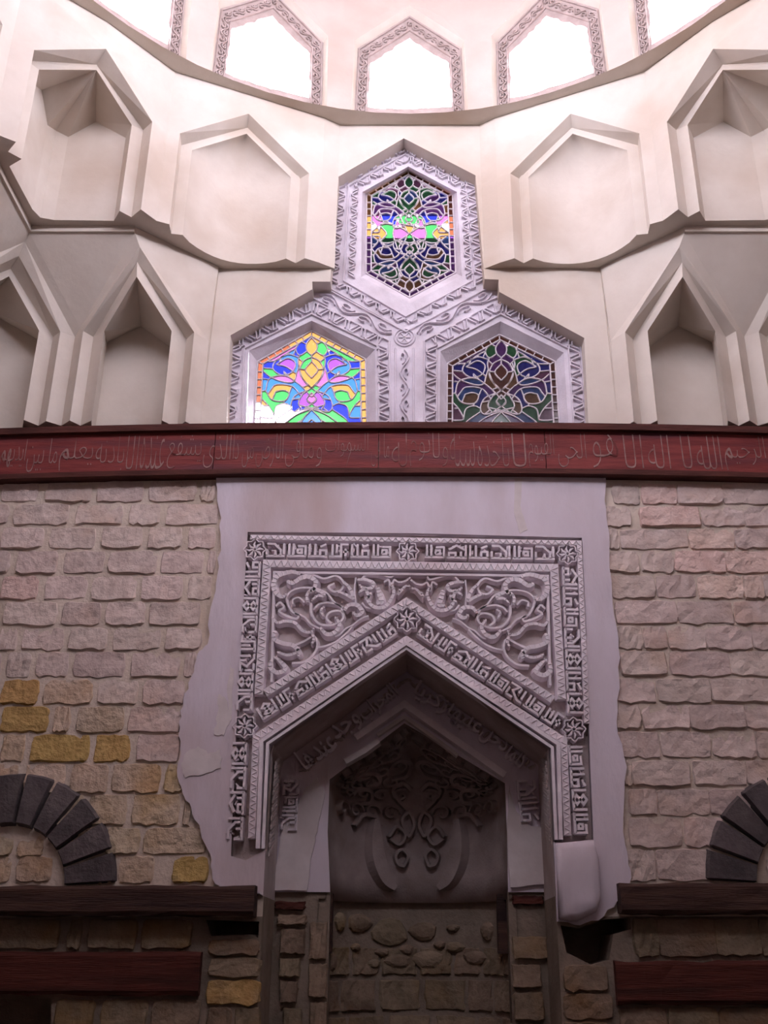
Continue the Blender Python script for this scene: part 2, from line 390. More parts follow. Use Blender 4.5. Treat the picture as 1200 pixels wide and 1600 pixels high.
for k in range(16):
    s = k % 3
    if s not in base:
        r = opening(k, 11 + s); base[s] = r
    else:
        r = bpy.data.objects.new('window_%d' % (k + 4), None); COL.objects.link(r); r.empty_display_size = .1
        for ch in base[s].children:
            c = ch.copy(); COL.objects.link(c); c.parent = r
            c.matrix_parent_inverse.identity()
    a = -k * math.pi / 8
    r.rotation_euler = (0, 0, a); cx, cy = 0, -DC
    r.location = (cx - (cx * math.cos(a) - cy * math.sin(a)), cy - (cx * math.sin(a) + cy * math.cos(a)), 0)
    tag(r, 'pointed white %s with carved stucco frame' % places[k] if k in places else 'pointed opening with carved frame in the drum, outside the photo', 'window', 'ring of drum openings', 'structure')
    # daylight portal in the opening: only guides the sky light through the hole
    pl = bpy.data.lights.new('sky_portal', 'AREA'); pl.shape = 'RECTANGLE'; pl.size = .9; pl.size_y = 1.0; pl.cycles.is_portal = True
    po = bpy.data.objects.new('sky_portal', pl); COL.objects.link(po)
    an = k * math.pi / 8; rp = DR + .48
    po.location = (rp * math.sin(an), -(DC - rp * math.cos(an)), 9.17)
    po.rotation_euler = (math.pi / 2, 0, math.pi - an)
#__PART2__
# ------------------------------------------------------------------ squinches (a: along the back wall from the corner, o: out from it)
def q2(u, w): r = math.sqrt(.5); return ((w + u) * r, (w - u) * r)
def squinch(sgn, where, other):
    root = empty('muqarnas_squinch', (sgn * HX, 0, ZB))
    def V(p, z, sw):
        a, o = (p[1], p[0]) if sw else p
        return Vector((sgn * (HX - a), -o, z))
    parts = {}
    def part(n):
        return parts.setdefault(n, MB())
    for sw in (False, True):
        c = lambda p, z: V(p, z, sw)
        A, B, C_, D_ = q2(.304, .53), q2(.43, .52), q2(.436, .634), q2(.558, .648)
        E_, F_, G_, H_, I_, J_, K_ = (.945, .15), (1.004, .064), (1.115, .15), (1.665, .15), (1.76, .03), (1.845, .135), (1.94, .0)
        zs = 6.27
        # --- lower flank niche
        m = part('flank_niche' + str(sw))
        ApO, ApV, ApI = (1.43, .50), (1.40, .42), (1.42, .45)
        zo, zv, zi = 6.84, 6.75, 6.585
        for p, q, z in ((D_, E_, zs), (E_, F_, zs), (F_, G_, zs + .0), (H_, I_, zs), (I_, J_, zs)):
            m.poly([c(p, ZB), c(q, ZB), c(q, z + .0), c(p, z)])
        m.poly([c(E_, zs), c(ApO, zo), c(ApV, zv), c(F_, zs)]); m.poly([c(F_, zs), c(ApV, zv), c(ApI, zi), c(G_, zs)])
        m.poly([c(J_, zs), c(ApO, zo), c(ApV, zv), c(I_, zs)]); m.poly([c(I_, zs), c(ApV, zv), c(ApI, zi), c(H_, zs)])
        BL, BR, BA = (1.05, -.15), (1.58, -.15), (1.32, -.15)
        zl, zr, za = 6.355, 6.31, 6.516
        m.poly([c(G_, ZB), c(G_, zs), c(BL, zl), c(BL, ZB - .1)]); m.poly([c(H_, ZB), c(H_, zs), c(BR, zr), c(BR, ZB - .1)])
        m.poly([c(BL, ZB - .1), c(BR, ZB - .1), c(BR, zr), c(BA, za), c(BL, zl)])
        m.poly([c(G_, zs), c(ApI, zi), c(BA, za), c(BL, zl)]); m.poly([c(H_, zs), c(ApI, zi), c(BA, za), c(BR, zr)])
        m.poly([c(p, ZB) for p in (D_, E_, F_, G_, BL, (.9, -.15))]); m.poly([c(p, ZB) for p in (H_, I_, J_, K_, (1.94, -.15), BR)])
        # --- corner niche (half)
        m = part('corner_niche')
        aA, aB, aC, aD = q2(0, .50), q2(0, .505), q2(0, .63), q2(0, .70)
        for p, q in ((A, B), (B, C_), (C_, D_)):
            m.poly([c(p, ZB), c(q, ZB), c(q, zs), c(p, zs)])
        m.poly([c(A, zs), c(aA, 6.66), c(aB, 6.73), c(B, zs)]); m.poly([c(B, zs), c(aB, 6.73), c(aC, 6.79), c(C_, zs)])
        Tt, Tc, Tp = (1.39, .54), (.54, .54), (.90, .11)
        m.poly([c(C_, zs), c(aC, 6.79), c(aD, 6.89), c(D_, zs)])
        bl, co = (.48, -.10), (.0, .0)
        m.poly([c(A, ZB), c(A, zs), c(bl, 6.35), c(bl, ZB - .1)]); m.poly([c(bl, ZB - .1), c(bl, 6.35), c(co, 6.60), c(co, ZB - .1)])
        m.poly([c(A, zs), c(aA, 6.66), c(co, 6.60), c(bl, 6.35)])
        m.poly([c(p, ZB) for p in (A, B, C_, D_, (.9, -.1), bl)])
        # --- wall facets over the lower tier
        m = part('splayed_wall')
        Kt = (1.97, .03)
        m.poly([c(K_, ZB), c(J_, ZB), c(J_, zs), c(K_, zs)]); m.poly([c(K_, zs), c(J_, zs), c(ApO, zo)]); m.poly([c(K_, zs), c(ApO, zo), c(Kt, Z7 + .02)]); m.poly([c(ApO, zo), c(Tt, Z7 + .02), c(Kt, Z7 + .02)])
        m.poly([c((1.94, -.02), ZB), c(K_, ZB), c(Kt, Z7 + .02), c((1.97, -.02), Z7 + .02)])
        m = part('hanging_triangle' + str(sw))
        zt = 6.945
        m.poly([c(ApO, zo), c(Tt, zt), c(Tt, Z7 + .02)])
        m.poly([c(Tp, 6.33), c(Tt, zt), c(Tc, zt)])
        m.poly([c(Tp, 6.33), c(Tt, zt), c(ApO, zo), c(E_, zs)]); m.poly([c(Tp, 6.33), c(Tc, zt), c(aD, 6.89), c(D_, zs)]); m.poly([c(Tp, 6.33), c(E_, zs), c(D_, zs)])
        m = part('ledge')
        t1, t2 = (1.39, .56), (.56, .56)
        m.poly([c(t1, zt), c(t2, zt), c(t2, Z7 + .02), c(t1, Z7 + .02)]); m.poly([c(t1, zt), c(t2, zt), c(Tc, zt), c(Tt, zt)]); m.poly([c(t1, zt), c(Tt, zt), c(Tt, Z7 + .02), c(t1, Z7 + .02)])
        # --- upper corner niche (half), facing the diagonal
        m = part('upper_niche')
        G3, F3, E3, P3 = q2(.405, 1.45), q2(.51, 1.45), q2(.514, 1.585), (1.575, .62)
        z3 = 7.90
        o3, v3, i3 = q2(0, 1.665), q2(0, 1.53), q2(0, 1.545)
        zo3, zv3, zi3 = 8.25, 8.185, 8.115
        for p, q in ((G3, F3), (F3, E3)):
            m.poly([c(p, Z7), c(q, Z7), c(q, z3), c(p, z3)])
        m.poly([c(F3, z3), c(v3, zv3), c(i3, zi3), c(G3, z3 - .015)]); m.poly([c(E3, z3), c(o3, zo3), c(v3, zv3), c(F3, z3)])
        b1, b0, bg = (1.235, .62), (.66, .66), (.967, .625)
        m.poly([c(G3, Z7), c(G3, z3 - .015), c(b1, 7.86), c(b1, Z7)]); m.poly([c(b1, Z7), c(b1, 7.86), c(bg, 8.03), c((.76, .63), 7.86), c((.76, .63), Z7)])
        m.poly([c((.76, .63), Z7), c((.76, .63), 7.86), c(b0, 7.90), c(b0, Z7)])
        m.poly([c(G3, z3 - .015), c(i3, zi3), c(bg, 8.03), c(b1, 7.86)]); m.poly([c(i3, zi3), c(bg, 8.03), c((.76, .63), 7.86), c(b0, 7.90)])
        # --- diagonal face round it, up to the drum
        m = part('diagonal_face')
        P0 = q2(0, 1.60)
        m.poly([c(P3, Z7), c(E3, Z7), c(E3, z3), c(P3, z3)]); m.poly([c(P3, z3), c(E3, z3), c(o3, zo3)]); m.poly([c(P3, z3), c(o3, zo3), c(P3, ZD)]); m.poly([c(P3, ZD), c(o3, zo3), c(P0, ZD)])
        # --- upper flank niche on the 22.5 degree face
        m = part('shallow_niche' + str(sw))
        oL, oR, oA = (1.67, .578), (2.717, .142), (2.19, .362)
        vL, vR, vA = (1.66, .46), (2.633, .076), (2.17, .27)
        iL, iR, iA = (1.75, .445), (2.559, .138), (2.17, .285)
        zL = 7.93
        for p, q in ((oL, vL), (vL, iL), (iR, vR), (vR, oR)):
            m.poly([c(p, Z7), c(q, Z7), c(q, zL), c(p, zL)])
        m.poly([c(oL, zL + .02), c(oA, 8.38), c(vA, 8.31), c(vL, zL)]); m.poly([c(vL, zL), c(vA, 8.31), c(iA, 8.225), c(iL, zL - .04)])
        m.poly([c(oR, zL - .02), c(oA, 8.38), c(vA, 8.31), c(vR, zL - .02)]); m.poly([c(vR, zL - .02), c(vA, 8.31), c(iA, 8.225), c(iR, zL - .06)])
        m.poly([c(oL, zL), c(oL, zL + .02), c(vL, zL)])
        cur = []; n = 12
        for k in range(n + 1):
            t = k / n; bx = iL[0] + (iR[0] - iL[0]) * t; bo = iL[1] + (iR[1] - iL[1]) * t; dp = .21 * math.sin(math.pi * t) ** .75
            cur.append((bx - dp * .38, bo - dp * .92))
        lip = []
        for k in range(n + 1):
            t = k / n
            if t <= .5: f = t * 2; lip.append(((iL[0] + (iA[0] - iL[0]) * f, iL[1] + (iA[1] - iL[1]) * f), zL - .04 + (8.225 - zL + .04) * f))
            else: f = t * 2 - 1; lip.append(((iA[0] + (iR[0] - iA[0]) * f, iA[1] + (iR[1] - iA[1]) * f), 8.225 + (zL - .06 - 8.225) * f))
        rows = [[c(p, Z7) for p in cur], [c(p, 7.45) for p in cur], [c(p, 7.72) for p in cur]]
        for s in range(1, 9):
            f = s / 8
            rows.append([c((cp[0] + (lp[0][0] - cp[0]) * (1 - math.cos(f * math.pi / 2)) , cp[1] + (lp[0][1] - cp[1]) * (1 - math.cos(f * math.pi / 2))), 7.72 + (lp[1] - 7.72) * math.sin(f * math.pi / 2)) for cp, lp in zip(cur, lip)])
        mc = part('concave_back' + str(sw)); mc.grid(rows)
        m = part('niche_face' + str(sw))
        Q = (2.83, .085); Qe = (2.96, .0)
        m.poly([c(P3, Z7), c(oL, Z7), c(oL, zL + .02), c(P3, zL + .02)]); m.poly([c(P3, zL + .02), c(oL, zL + .02), c(oA, 8.38), c(P3, ZD)])
        m.poly([c(oR, Z7), c(Q, Z7), c(Q, zL - .02), c(oR, zL - .02)]); m.poly([c(Q, zL - .02), c(oR, zL - .02), c(oA, 8.38), c(Q, ZD)])
        m.poly([c(oA, 8.38), c(Q, ZD), c(P3, ZD)])
        m.poly([c(Q, Z7), c(Q, ZD), c(Qe, ZD), c(Qe, Z7)])
        # underside of the upper tier
        m = part('overhang' + str(sw))
        prof = [Qe, Q, oR, vR] + list(reversed(cur)) + [vL, oL, P3, E3, F3, G3, b1, (.76, .63), b0, (.45, .45), (1.30, .42), (1.96, -.03), (2.96, -.03)]
        m.plate(prof, (), lambda u, v: c((u, v), Z7))
    smooth = ('concave_back',)
    for n, m in parts.items():
        nm = n.replace('True', '').replace('False', '')
        m.build(nm, M['plaster'], root, smooth=nm in smooth)
    tag(root, 'two-tier plastered squinch of pointed niches %s the coloured windows' % where, 'squinch', 'corner squinches', 'structure')
squinch(-1, 'left of', 'right'); squinch(1, 'right of', 'left')

# ------------------------------------------------------------------ carved panel with the three coloured windows
pm = wallmap(PO); gm = wallmap(GO)
def pp(pts, o): return [xz(x, y, o) for x, y in pts]
RIMS = [  # rim on the carved panel, edge of the glass
 ([(384, 700), (389, 548), (487, 501), (586, 546), (588, 700)], [(396, 700), (403, 566), (487, 518), (571, 562), (574, 700)]),
 ([(686, 700), (688, 549), (782, 502), (881, 551), (889, 700)], [(698, 700), (699, 569), (780, 524), (867, 566), (876, 700)]),
 ([(564, 433), (566, 300), (638, 260), (714, 300), (722, 432), (641, 474)], [(572, 428), (573, 304), (638, 267), (707, 304), (712, 427), (640, 466)])]
zlow = ZF1 - .15
def cliplow(pts): return [(x, max(z, zlow)) for x, z in pts]
mb = MB()
pout = [xz(*p, PO) for p in [(340, 700), (340, 500), (480, 430), (500, 410), (520, 260), (631, 200), (750, 260), (770, 410), (790, 430), (930, 500), (930, 700)]]
rim2 = [cliplow(pp(r[0], PO)) for r in RIMS]; gl2 = [cliplow(pp(r[1], GO)) for r in RIMS]
zl2 = zlow
out = cliplow(pout)
# panel outline runs round the two lower windows from below, the hexagon is a hole
ring = [out[0]] + [(rim2[0][0][0], zl2)] + rim2[0][1:4] + [(rim2[0][4][0], zl2), (rim2[1][0][0], zl2)] + rim2[1][1:4] + [(rim2[1][4][0], zl2)] + list(reversed(out[1:]))
mb.plate(ring, [rim2[2]], lambda u, v: pm(u, v, 0))
for r, g in zip(rim2, gl2):
    n = len(r)
    for i in range(n if n == 6 else n - 1):
        j = (i + 1) % n
        mb.poly([pm(*r[i], 0), pm(*r[j], 0), gm(*g[j], 0), gm(*g[i], 0)])
panel = empty('carved_window_panel', (0, .16, ZF1)); tag(panel, 'lavender grey stucco panel carved with key and vine bands around the coloured windows', 'carved panel', kind='thing')
mb.build('panel_face', M['stucco'], panel)
P_ = lambda pts: [xz(x, y, PO) for x, y in pts]
def strips(paths, wd_, h=.022):
    m = MB()
    for p in paths: m.ribbon(P_(p), wd_, h, pm)
    return m
bands = [('fret', [(358, 672), (371, 540), (487, 480), (597, 538), (601, 672)], .085, .075),
         ('fret', [(672, 672), (675, 538), (780, 480), (896, 540), (906, 672)], .085, .075),
         ('fret', [(521, 445), (534, 287), (632, 233), (735, 287), (750, 445)], .075, .075),
         ('fret', [(528, 446), (634, 506), (745, 444)], .055, .07),
         ('fret', [(549, 436), (555, 294), (637, 249), (724, 294), (733, 436)], .055, .065),
         ('vine', [(500, 462), (612, 522)], .12, .14), ('vine', [(768, 460), (652, 522)], .12, .14),
         ('vine', [(632, 548), (632, 672)], .10, .11)]
for kd, path, wd_, st in bands:
    m = MB(); (fret if kd == 'fret' else vine)(m, P_(path), wd_, st * (1.05 if kd == 'fret' else 1.25), .013, .03, pm)
    tag(m.build('carved_border', M['stucco'], panel), kind='stuff')
m = strips([[(347, 674), (361, 533), (487, 466), (512, 479)], [(379, 674), (382, 546), (487, 492), (592, 543), (592, 674)], [(610, 674), (608, 534), (497, 476)],
            [(663, 674), (663, 534), (770, 476)], [(682, 674), (682, 546), (782, 492), (888, 546), (897, 674)], [(752, 476), (782, 464), (906, 533), (916, 674)],
            [(537, 440), (545, 292), (633, 243), (727, 292), (738, 440), (634, 496), (537, 440)], [(498, 446), (634, 520), (772, 446)], [(516, 452), (633, 518)],
            [(618, 674), (618, 545)], [(646, 674), (646, 545)]], .016)
m.build('plain_border', M['stucco'], panel)
m = MB(); cx_, cz_ = xz(632, 528, PO)
for r in (.085, .06): m.ribbon([(cx_ + r * math.cos(i / 24 * 2 * math.pi), cz_ + r * math.sin(i / 24 * 2 * math.pi)) for i in range(24)], .014, .016, pm, closed=True)
for i in range(6):
    a = i * math.pi / 3; m.ribbon([(cx_, cz_), (cx_ + .05 * math.cos(a), cz_ + .05 * math.sin(a))], .016, .014, pm)
m.build('roundel', M['stucco'], panel)

# tracery strokes (left half, about the axis of the window; units: 1/4.286 photo pixel, y down from 0 at the gable apex of the right window)
TR = [
 [(0, 30), (-35, 75), (-30, 120), (0, 150)], [(-35, 75), (-72, 62), (-105, 105), (-80, 150), (-30, 122)], [(-72, 62), (-60, 40)], [(-105, 105), (-150, 128), (-190, 155), (-235, 185), (-300, 190), (-350, 180)],
 [(0, 190), (-42, 245), (0, 300)], [(0, 160), (-55, 190), (-80, 260), (-40, 330), (0, 365), (50, 400)], [(-80, 150), (-90, 200), (-60, 300), (-20, 345), (0, 372)],
 [(-90, 160), (-160, 145), (-240, 190), (-255, 240), (-200, 280), (-130, 262), (-108, 200), (-160, 170), (-235, 210)], [(-235, 210), (-170, 225), (-115, 262)],
 [(-350, 225), (-262, 300), (-130, 330), (-98, 262)], [(-305, 385), (-285, 310), (-220, 285), (-160, 290), (-105, 325), (-60, 362), (0, 425)],
 [(-275, 385), (-235, 345), (-130, 355), (-70, 420)], [(-305, 385), (-262, 445), (-180, 452), (-150, 402), (-190, 382), (-240, 392)],
 [(-40, 385), (-112, 420), (-138, 485), (-112, 525), (-30, 505)], [(-58, 405), (-88, 465), (-60, 515)], [(-98, 440), (-125, 445)], [(-112, 525), (-80, 500)],
 [(0, 395), (-32, 440), (0, 470), (32, 440)], [(-85, 480), (0, 500)], [(-60, 515), (0, 470)],
 [(0, 510), (-62, 580), (-70, 650)], [(-30, 650), (-25, 600), (0, 575)], [(-140, 510), (-235, 580), (-205, 615), (-100, 545), (0, 505)], [(-345, 425), (-285, 485), (-250, 555), (-300, 565), (-350, 560)],
 [(-250, 555), (-235, 490), (-180, 470), (-140, 485)], [(-300, 600), (-255, 610), (-235, 580)], [(-205, 615), (-150, 640), (-100, 600), (-62, 580)], [(-345, 650), (-255, 610)],
 [(-130, 355), (-150, 402)], [(-350, 300), (-285, 310)], [(-105, 105), (-120, 145)], [(-180, 285), (-185, 255)], [(-60, 190), (-95, 160)],
 [(-350, 485), (-285, 485)], [(-305, 385), (-350, 390)], [(-300, 600), (-350, 600)], [(-240, 392), (-262, 445)], [(-185, 255), (-150, 290)], [(-160, 145), (-150, 128)], [(-255, 240), (-310, 235)], [(0, 30), (0, 0)], [(0, 150), (0, 190)], [(-200, 155), (-215, 200)], [(-180, 452), (-185, 470)], [(-20, 345), (-60, 362)], [(-40, 245), (-75, 240)]]
def inset(poly, d):
    n = len(poly); c = Vector((sum(p[0] for p in poly) / n, sum(p[1] for p in poly) / n)); out = []
    for i in range(n):
        a, b, e = Vector(poly[i - 1]), Vector(poly[i]), Vector(poly[(i + 1) % n])
        t1 = (b - a).normalized(); t2 = (e - b).normalized()
        n1 = Vector((-t1.y, t1.x)); n2 = Vector((-t2.y, t2.x))
        if n1.dot(c - b) < 0: n1 = -n1
        if n2.dot(c - b) < 0: n2 = -n2
        k = (n1 + n2); k = k / max(.3, k.dot(n1)); out.append((b.x + k.x * d, b.y + k.y * d))
    return out
def window(idx, glass_poly, strokes, colour, label):
    root = empty('window_%d' % idx, (0, -GO, min(p[1] for p in glass_poly)))
    poly = glass_poly; ins = inset(poly, .045)
    segs = [crom([Vector(p) for p in s], 5) for s in strokes]
    # run every free end on until it meets another bar
    cs = .0055; xa_ = min(p[0] for p in poly); za_ = min(p[1] for p in poly); occ = {}
    cell = lambda p: (round((p.x - xa_) / cs), round((p.y - za_) / cs))
    for si, s in enumerate(segs):
        for a, b in zip(s[:-1], s[1:]):
            k = int((b - a).length / cs * 2) + 1
            for t in range(k + 1): occ.setdefault(cell(a.lerp(b, t / k)), set()).add(si)
    ext = []
    for si, s in enumerate(segs):
        for e, f in ((s[0], s[1]), (s[-1], s[-2])):
            if not poly_in((e.x, e.y), ins) or (e - f).length < 1e-6: continue
            if any(occ.get((cell(e)[0] + i, cell(e)[1] + j), set()) - {si} for i in (-1, 0, 1) for j in (-1, 0, 1)): continue
            t = (e - f).normalized(); q = e.copy(); ok = False
            for k in range(40):
                q = q + t * cs
                if not poly_in((q.x, q.y), ins): ok = True; break
                o_ = occ.get(cell(q), set())
                if (o_ - {si}) or (k > 4 and o_): ok = True; break
            if ok or True: ext.append([e, (e + q) / 2, q])
    segs = segs + ext
    m = MB()
    for s in segs:
        # keep the tracery inside the border
        run = []
        for p in s:
            if poly_in((p.x, p.y), ins): run.append(p)
            else:
                if len(run) > 1: m.ribbon([(q.x, q.y) for q in run], .0135, .016, gm)
                run = []
        if len(run) > 1: m.ribbon([(q.x, q.y) for q in run], .0135, .016, gm)
    m.ribbon(poly, .014, .018, gm, closed=True); m.ribbon(ins, .015, .018, gm, closed=True)
    bars = []
    n = len(poly)
    for i in range(n):
        a, b, c, d = Vector(poly[i]), Vector(poly[(i + 1) % n]), Vector(ins[i]), Vector(ins[(i + 1) % n])
        k = max(1, round((d - c).length / .075))
        for j in range(k + 1):
            f = j / k; p, q = (a if j == 0 else b if j == k else None), None
            q = c.lerp(d, f); t = (d - c).normalized(); nn = Vector((-t.y, t.x))
            if nn.dot(a - c) < 0: nn = -nn
            p = p if p is not None else q + nn * .045
            bars.append([q, p]); m.ribbon([(q.x, q.y), (p.x, p.y)], .012, .016, gm)
    tag(m.build('tracery', M['tracery'], root), kind='stuff')
    # panes: regions of the drawing
    x0 = min(p[0] for p in poly); x1 = max(p[0] for p in poly); z0 = min(p[1] for p in poly); z1 = max(p[1] for p in poly)
    cs = .0055; nx = int((x1 - x0) / cs) + 1; nz = int((z1 - z0) / cs) + 1
    g = [[0] * nx for _ in range(nz)]
    for j in range(nz):
        for i in range(nx):
            if not poly_in((x0 + i * cs, z0 + j * cs), poly): g[j][i] = -2
    lines = [list(s) for s in segs] + bars + [[Vector(poly[i]), Vector(poly[(i + 1) % n])] for i in range(n)] + [[Vector(ins[i]), Vector(ins[(i + 1) % n])] for i in range(n)]
    nb = len(segs)
    for li, l in enumerate(lines):
        for a, b in zip(l[:-1], l[1:]):
            k = int((b - a).length / cs * 2) + 1
            for s in range(k + 1):
                p = a.lerp(b, s / k)
                if li < nb and not poly_in((p.x, p.y), ins): continue
                i, j = round((p.x - x0) / cs), round((p.y - z0) / cs)
                for dj in (0, 1):
                    for di in (0, 1):
                        if 0 <= i + di < nx and 0 <= j + dj < nz and g[j + dj][i + di] == 0: g[j + dj][i + di] = -1
    lab = 0; regs = []
    for j in range(nz):
        for i in range(nx):
            if g[j][i] == 0:
                lab += 1; st = [(i, j)]; g[j][i] = lab; cells = []
                while st:
                    a, b = st.pop(); cells.append((a, b))
                    for da, db in ((1, 0), (-1, 0), (0, 1), (0, -1)):
                        u, v = a + da, b + db
                        if 0 <= u < nx and 0 <= v < nz and g[v][u] == 0: g[v][u] = lab; st.append((u, v))
                regs.append(cells)
    axis = (x0 + x1) / 2
    for cells in regs:
        if len(cells) < 5: continue
        S = set(cells)
        for _ in range(2):
            add = set()
            for a, b in S:
                for da, db in ((1, 0), (-1, 0), (0, 1), (0, -1)):
                    u, v = a + da, b + db
                    if 0 <= u < nx and 0 <= v < nz and g[v][u] == -1: add.add((u, v))
            S |= add
        mx = sum(a for a, b in cells) / len(cells); mz = sum(b for a, b in cells) / len(cells)
        x, z = x0 + mx * cs, z0 + mz * cs
        border = not poly_in((x, z), inset(poly, .038))
        mp = MB(); rowruns = {}
        for b in sorted({b for a, b in S}):
            xs = sorted(a for a, bb in S if bb == b); r0 = xs[0]; pr = xs[0]
            for a in xs[1:] + [None]:
                if a is None or a != pr + 1:
                    rowruns.setdefault((r0, pr), []).append(b); r0 = a
                pr = a
        for (r0, r1), bs in rowruns.items():
            s0 = bs[0]; pr = bs[0]
            for b in bs[1:] + [None]:
                if b is None or b != pr + 1:
                    X0, X1, Z0, Z1 = x0 + (r0 - .5) * cs, x0 + (r1 + .5) * cs, z0 + (s0 - .5) * cs, z0 + (pr + .5) * cs
                    mp.poly([gm(X0, Z0, .002), gm(X1, Z0, .002), gm(X1, Z1, .002), gm(X0, Z1, .002)]); s0 = b
                pr = b
        ck = colour((x - axis) / (x1 - x0) * 2, (z - z0) / (z1 - z0), border, len(cells) * cs * cs)
        mp.build('pane', G[ck], root, fix=False)
    tag(root, label, 'window', 'stained glass windows', 'structure')
    return root
def pick(x, z, seed=0):
    k = int(abs(x) * 9) * 31 + int(z * 11) * 17 + seed
    return random.Random(k).choice(['blue', 'blue', 'blue', 'green', 'green', 'green', 'violet', 'pink', 'sky', 'amber'])
def colour_left(x, z, border, area):
    if x < -.30 and z < .36: return 'clear'  # clear panes stand in for the sun glare in this corner
    if border: return 'amber' if (x > -.5 or z < .4) else 'red'
    if abs(x) < .12 and z > .5: return 'amber'
    return pick(x, z)
def colour_right(x, z, border, area):
    if border: return 'red'
    if abs(x) < .15: return 'red' if .45 < z < .7 else 'green' if z < .45 else 'violet'
    return pick(x, z, 3)
def colour_top(x, z, border, area):
    if border: return 'amber' if z > .45 and x < 0 else 'red' if z > .45 else 'violet'
    if .45 < z < .57: return 'clear' if abs(x) > .8 else 'green' if .3 < abs(x) < .6 and .48 < z < .54 else 'pink' if .15 < abs(x) < .3 else 'amber'
    return pick(x, z, 5)
def trmap(cx, cy, kx, ky=None, half=None):
    ky = kx if ky is None else ky
    return [[xz(cx + sg * x * kx, cy + y * ky, GO) for x, y in s] for s in TR for sg in (1, -1)]
window(1, gl2[0], trmap(487, 521, .235), colour_left, 'lit stained glass window glowing blue green and amber, lower left of three')
window(2, gl2[1], trmap(783, 525, .235), colour_right, 'unlit stained glass window with white tracery, lower right of three')
k_ = .185; top = [[(x, y) for x, y in s] for s in TR if max(y for x, y in s) <= 600]
st = []
for s in top:
    for sg in (1, -1):
        st.append([xz(639 + sg * x * k_, 271 + y * .165, GO) for x, y in s])
        st.append([xz(640 + sg * x * k_, 463 - y * .165, GO) for x, y in s])
for pts in ([(576, 366), (600, 351), (626, 357), (640, 366)], [(576, 366), (600, 381), (626, 375), (640, 366)], [(560, 366), (576, 366)], [(618, 352), (614, 366), (618, 380)], [(600, 351), (596, 340)], [(600, 381), (596, 392)], [(628, 345), (634, 358)], [(628, 387), (634, 374)], [(596, 356), (604, 366), (596, 376)]):
    for sg in (1, -1): st.append([xz(640 + sg * (x - 640), y, GO) for x, y in pts])
window(3, gl2[2], st, colour_top, 'hexagonal stained glass window above the other two')

# unseen slabs added to block sky behind two dim windows, with a lit gap
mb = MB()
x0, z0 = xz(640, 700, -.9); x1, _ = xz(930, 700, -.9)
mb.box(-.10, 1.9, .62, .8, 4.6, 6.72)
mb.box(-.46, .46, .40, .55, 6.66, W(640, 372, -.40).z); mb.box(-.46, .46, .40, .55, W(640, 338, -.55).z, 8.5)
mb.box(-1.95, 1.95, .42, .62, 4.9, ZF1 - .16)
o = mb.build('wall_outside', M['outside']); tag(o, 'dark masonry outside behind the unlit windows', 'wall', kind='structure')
# ------------------------------------------------------------------ inscribed wooden frieze
FORMS = {  # isolated, final, initial, medial
 'ا': (0xFE8D, 0xFE8E, 0, 0), 'ب': (0xFE8F, 0xFE90, 0xFE91, 0xFE92), 'ت': (0xFE95, 0xFE96, 0xFE97, 0xFE98), 'ج': (0xFE9D, 0xFE9E, 0xFE9F, 0xFEA0), 'ح': (0xFEA1, 0xFEA2, 0xFEA3, 0xFEA4),
 'خ': (0xFEA5, 0xFEA6, 0xFEA7, 0xFEA8), 'د': (0xFEA9, 0xFEAA, 0, 0), 'ذ': (0xFEAB, 0xFEAC, 0, 0), 'ر': (0xFEAD, 0xFEAE, 0, 0), 'ز': (0xFEAF, 0xFEB0, 0, 0), 'س': (0xFEB1, 0xFEB2, 0xFEB3, 0xFEB4),
 'ش': (0xFEB5, 0xFEB6, 0xFEB7, 0xFEB8), 'ض': (0xFEBD, 0xFEBE, 0xFEBF, 0xFEC0), 'ع': (0xFEC9, 0xFECA, 0xFECB, 0xFECC), 'ف': (0xFED1, 0xFED2, 0xFED3, 0xFED4), 'ق': (0xFED5, 0xFED6, 0xFED7, 0xFED8),
 'ك': (0xFED9, 0xFEDA, 0xFEDB, 0xFEDC), 'ل': (0xFEDD, 0xFEDE, 0xFEDF, 0xFEE0), 'م': (0xFEE1, 0xFEE2, 0xFEE3, 0xFEE4), 'ن': (0xFEE5, 0xFEE6, 0xFEE7, 0xFEE8), 'ه': (0xFEE9, 0xFEEA, 0xFEEB, 0xFEEC),
 'و': (0xFEED, 0xFEEE, 0, 0), 'ى': (0xFEEF, 0xFEF0, 0, 0), 'ي': (0xFEF1, 0xFEF2, 0xFEF3, 0xFEF4)}
def shape(word):
    out = []
    for i, ch in enumerate(word):
        if ch == ' ': out.append(' '); continue
        f = FORMS[ch]
        pv = i > 0 and word[i - 1] != ' ' and FORMS[word[i - 1]][2]
        nx = i + 1 < len(word) and word[i + 1] != ' ' and f[2]
        out.append(chr(f[3] if pv and nx else f[1] if pv else f[2] if nx else f[0]))
    return ''.join(reversed(out))
_tc = {}
def glyphs(word, bold=0.0):
    if (word, bold) in _tc: return _tc[word, bold]
    cu = bpy.data.curves.new('w', 'FONT'); cu.body = shape(word); cu.resolution_u = 1; cu.extrude = .5; cu.offset = bold
    ob = bpy.data.objects.new('w', cu); COL.objects.link(ob); bpy.context.view_layer.update()
    me = ob.to_mesh(); V = [v.co.copy() for v in me.vertices]; F = [tuple(p.vertices) for p in me.polygons]
    ob.to_mesh_clear(); bpy.data.objects.remove(ob); bpy.data.curves.remove(cu)
    x0 = min(v.x for v in V); x1 = max(v.x for v in V); y0 = min(v.y for v in V); y1 = max(v.y for v in V)
    _tc[word, bold] = ([((v.x - x0) / (x1 - x0), (v.y - y0) / (y1 - y0), v.z + .5) for v in V], F)
    return _tc[word, bold]
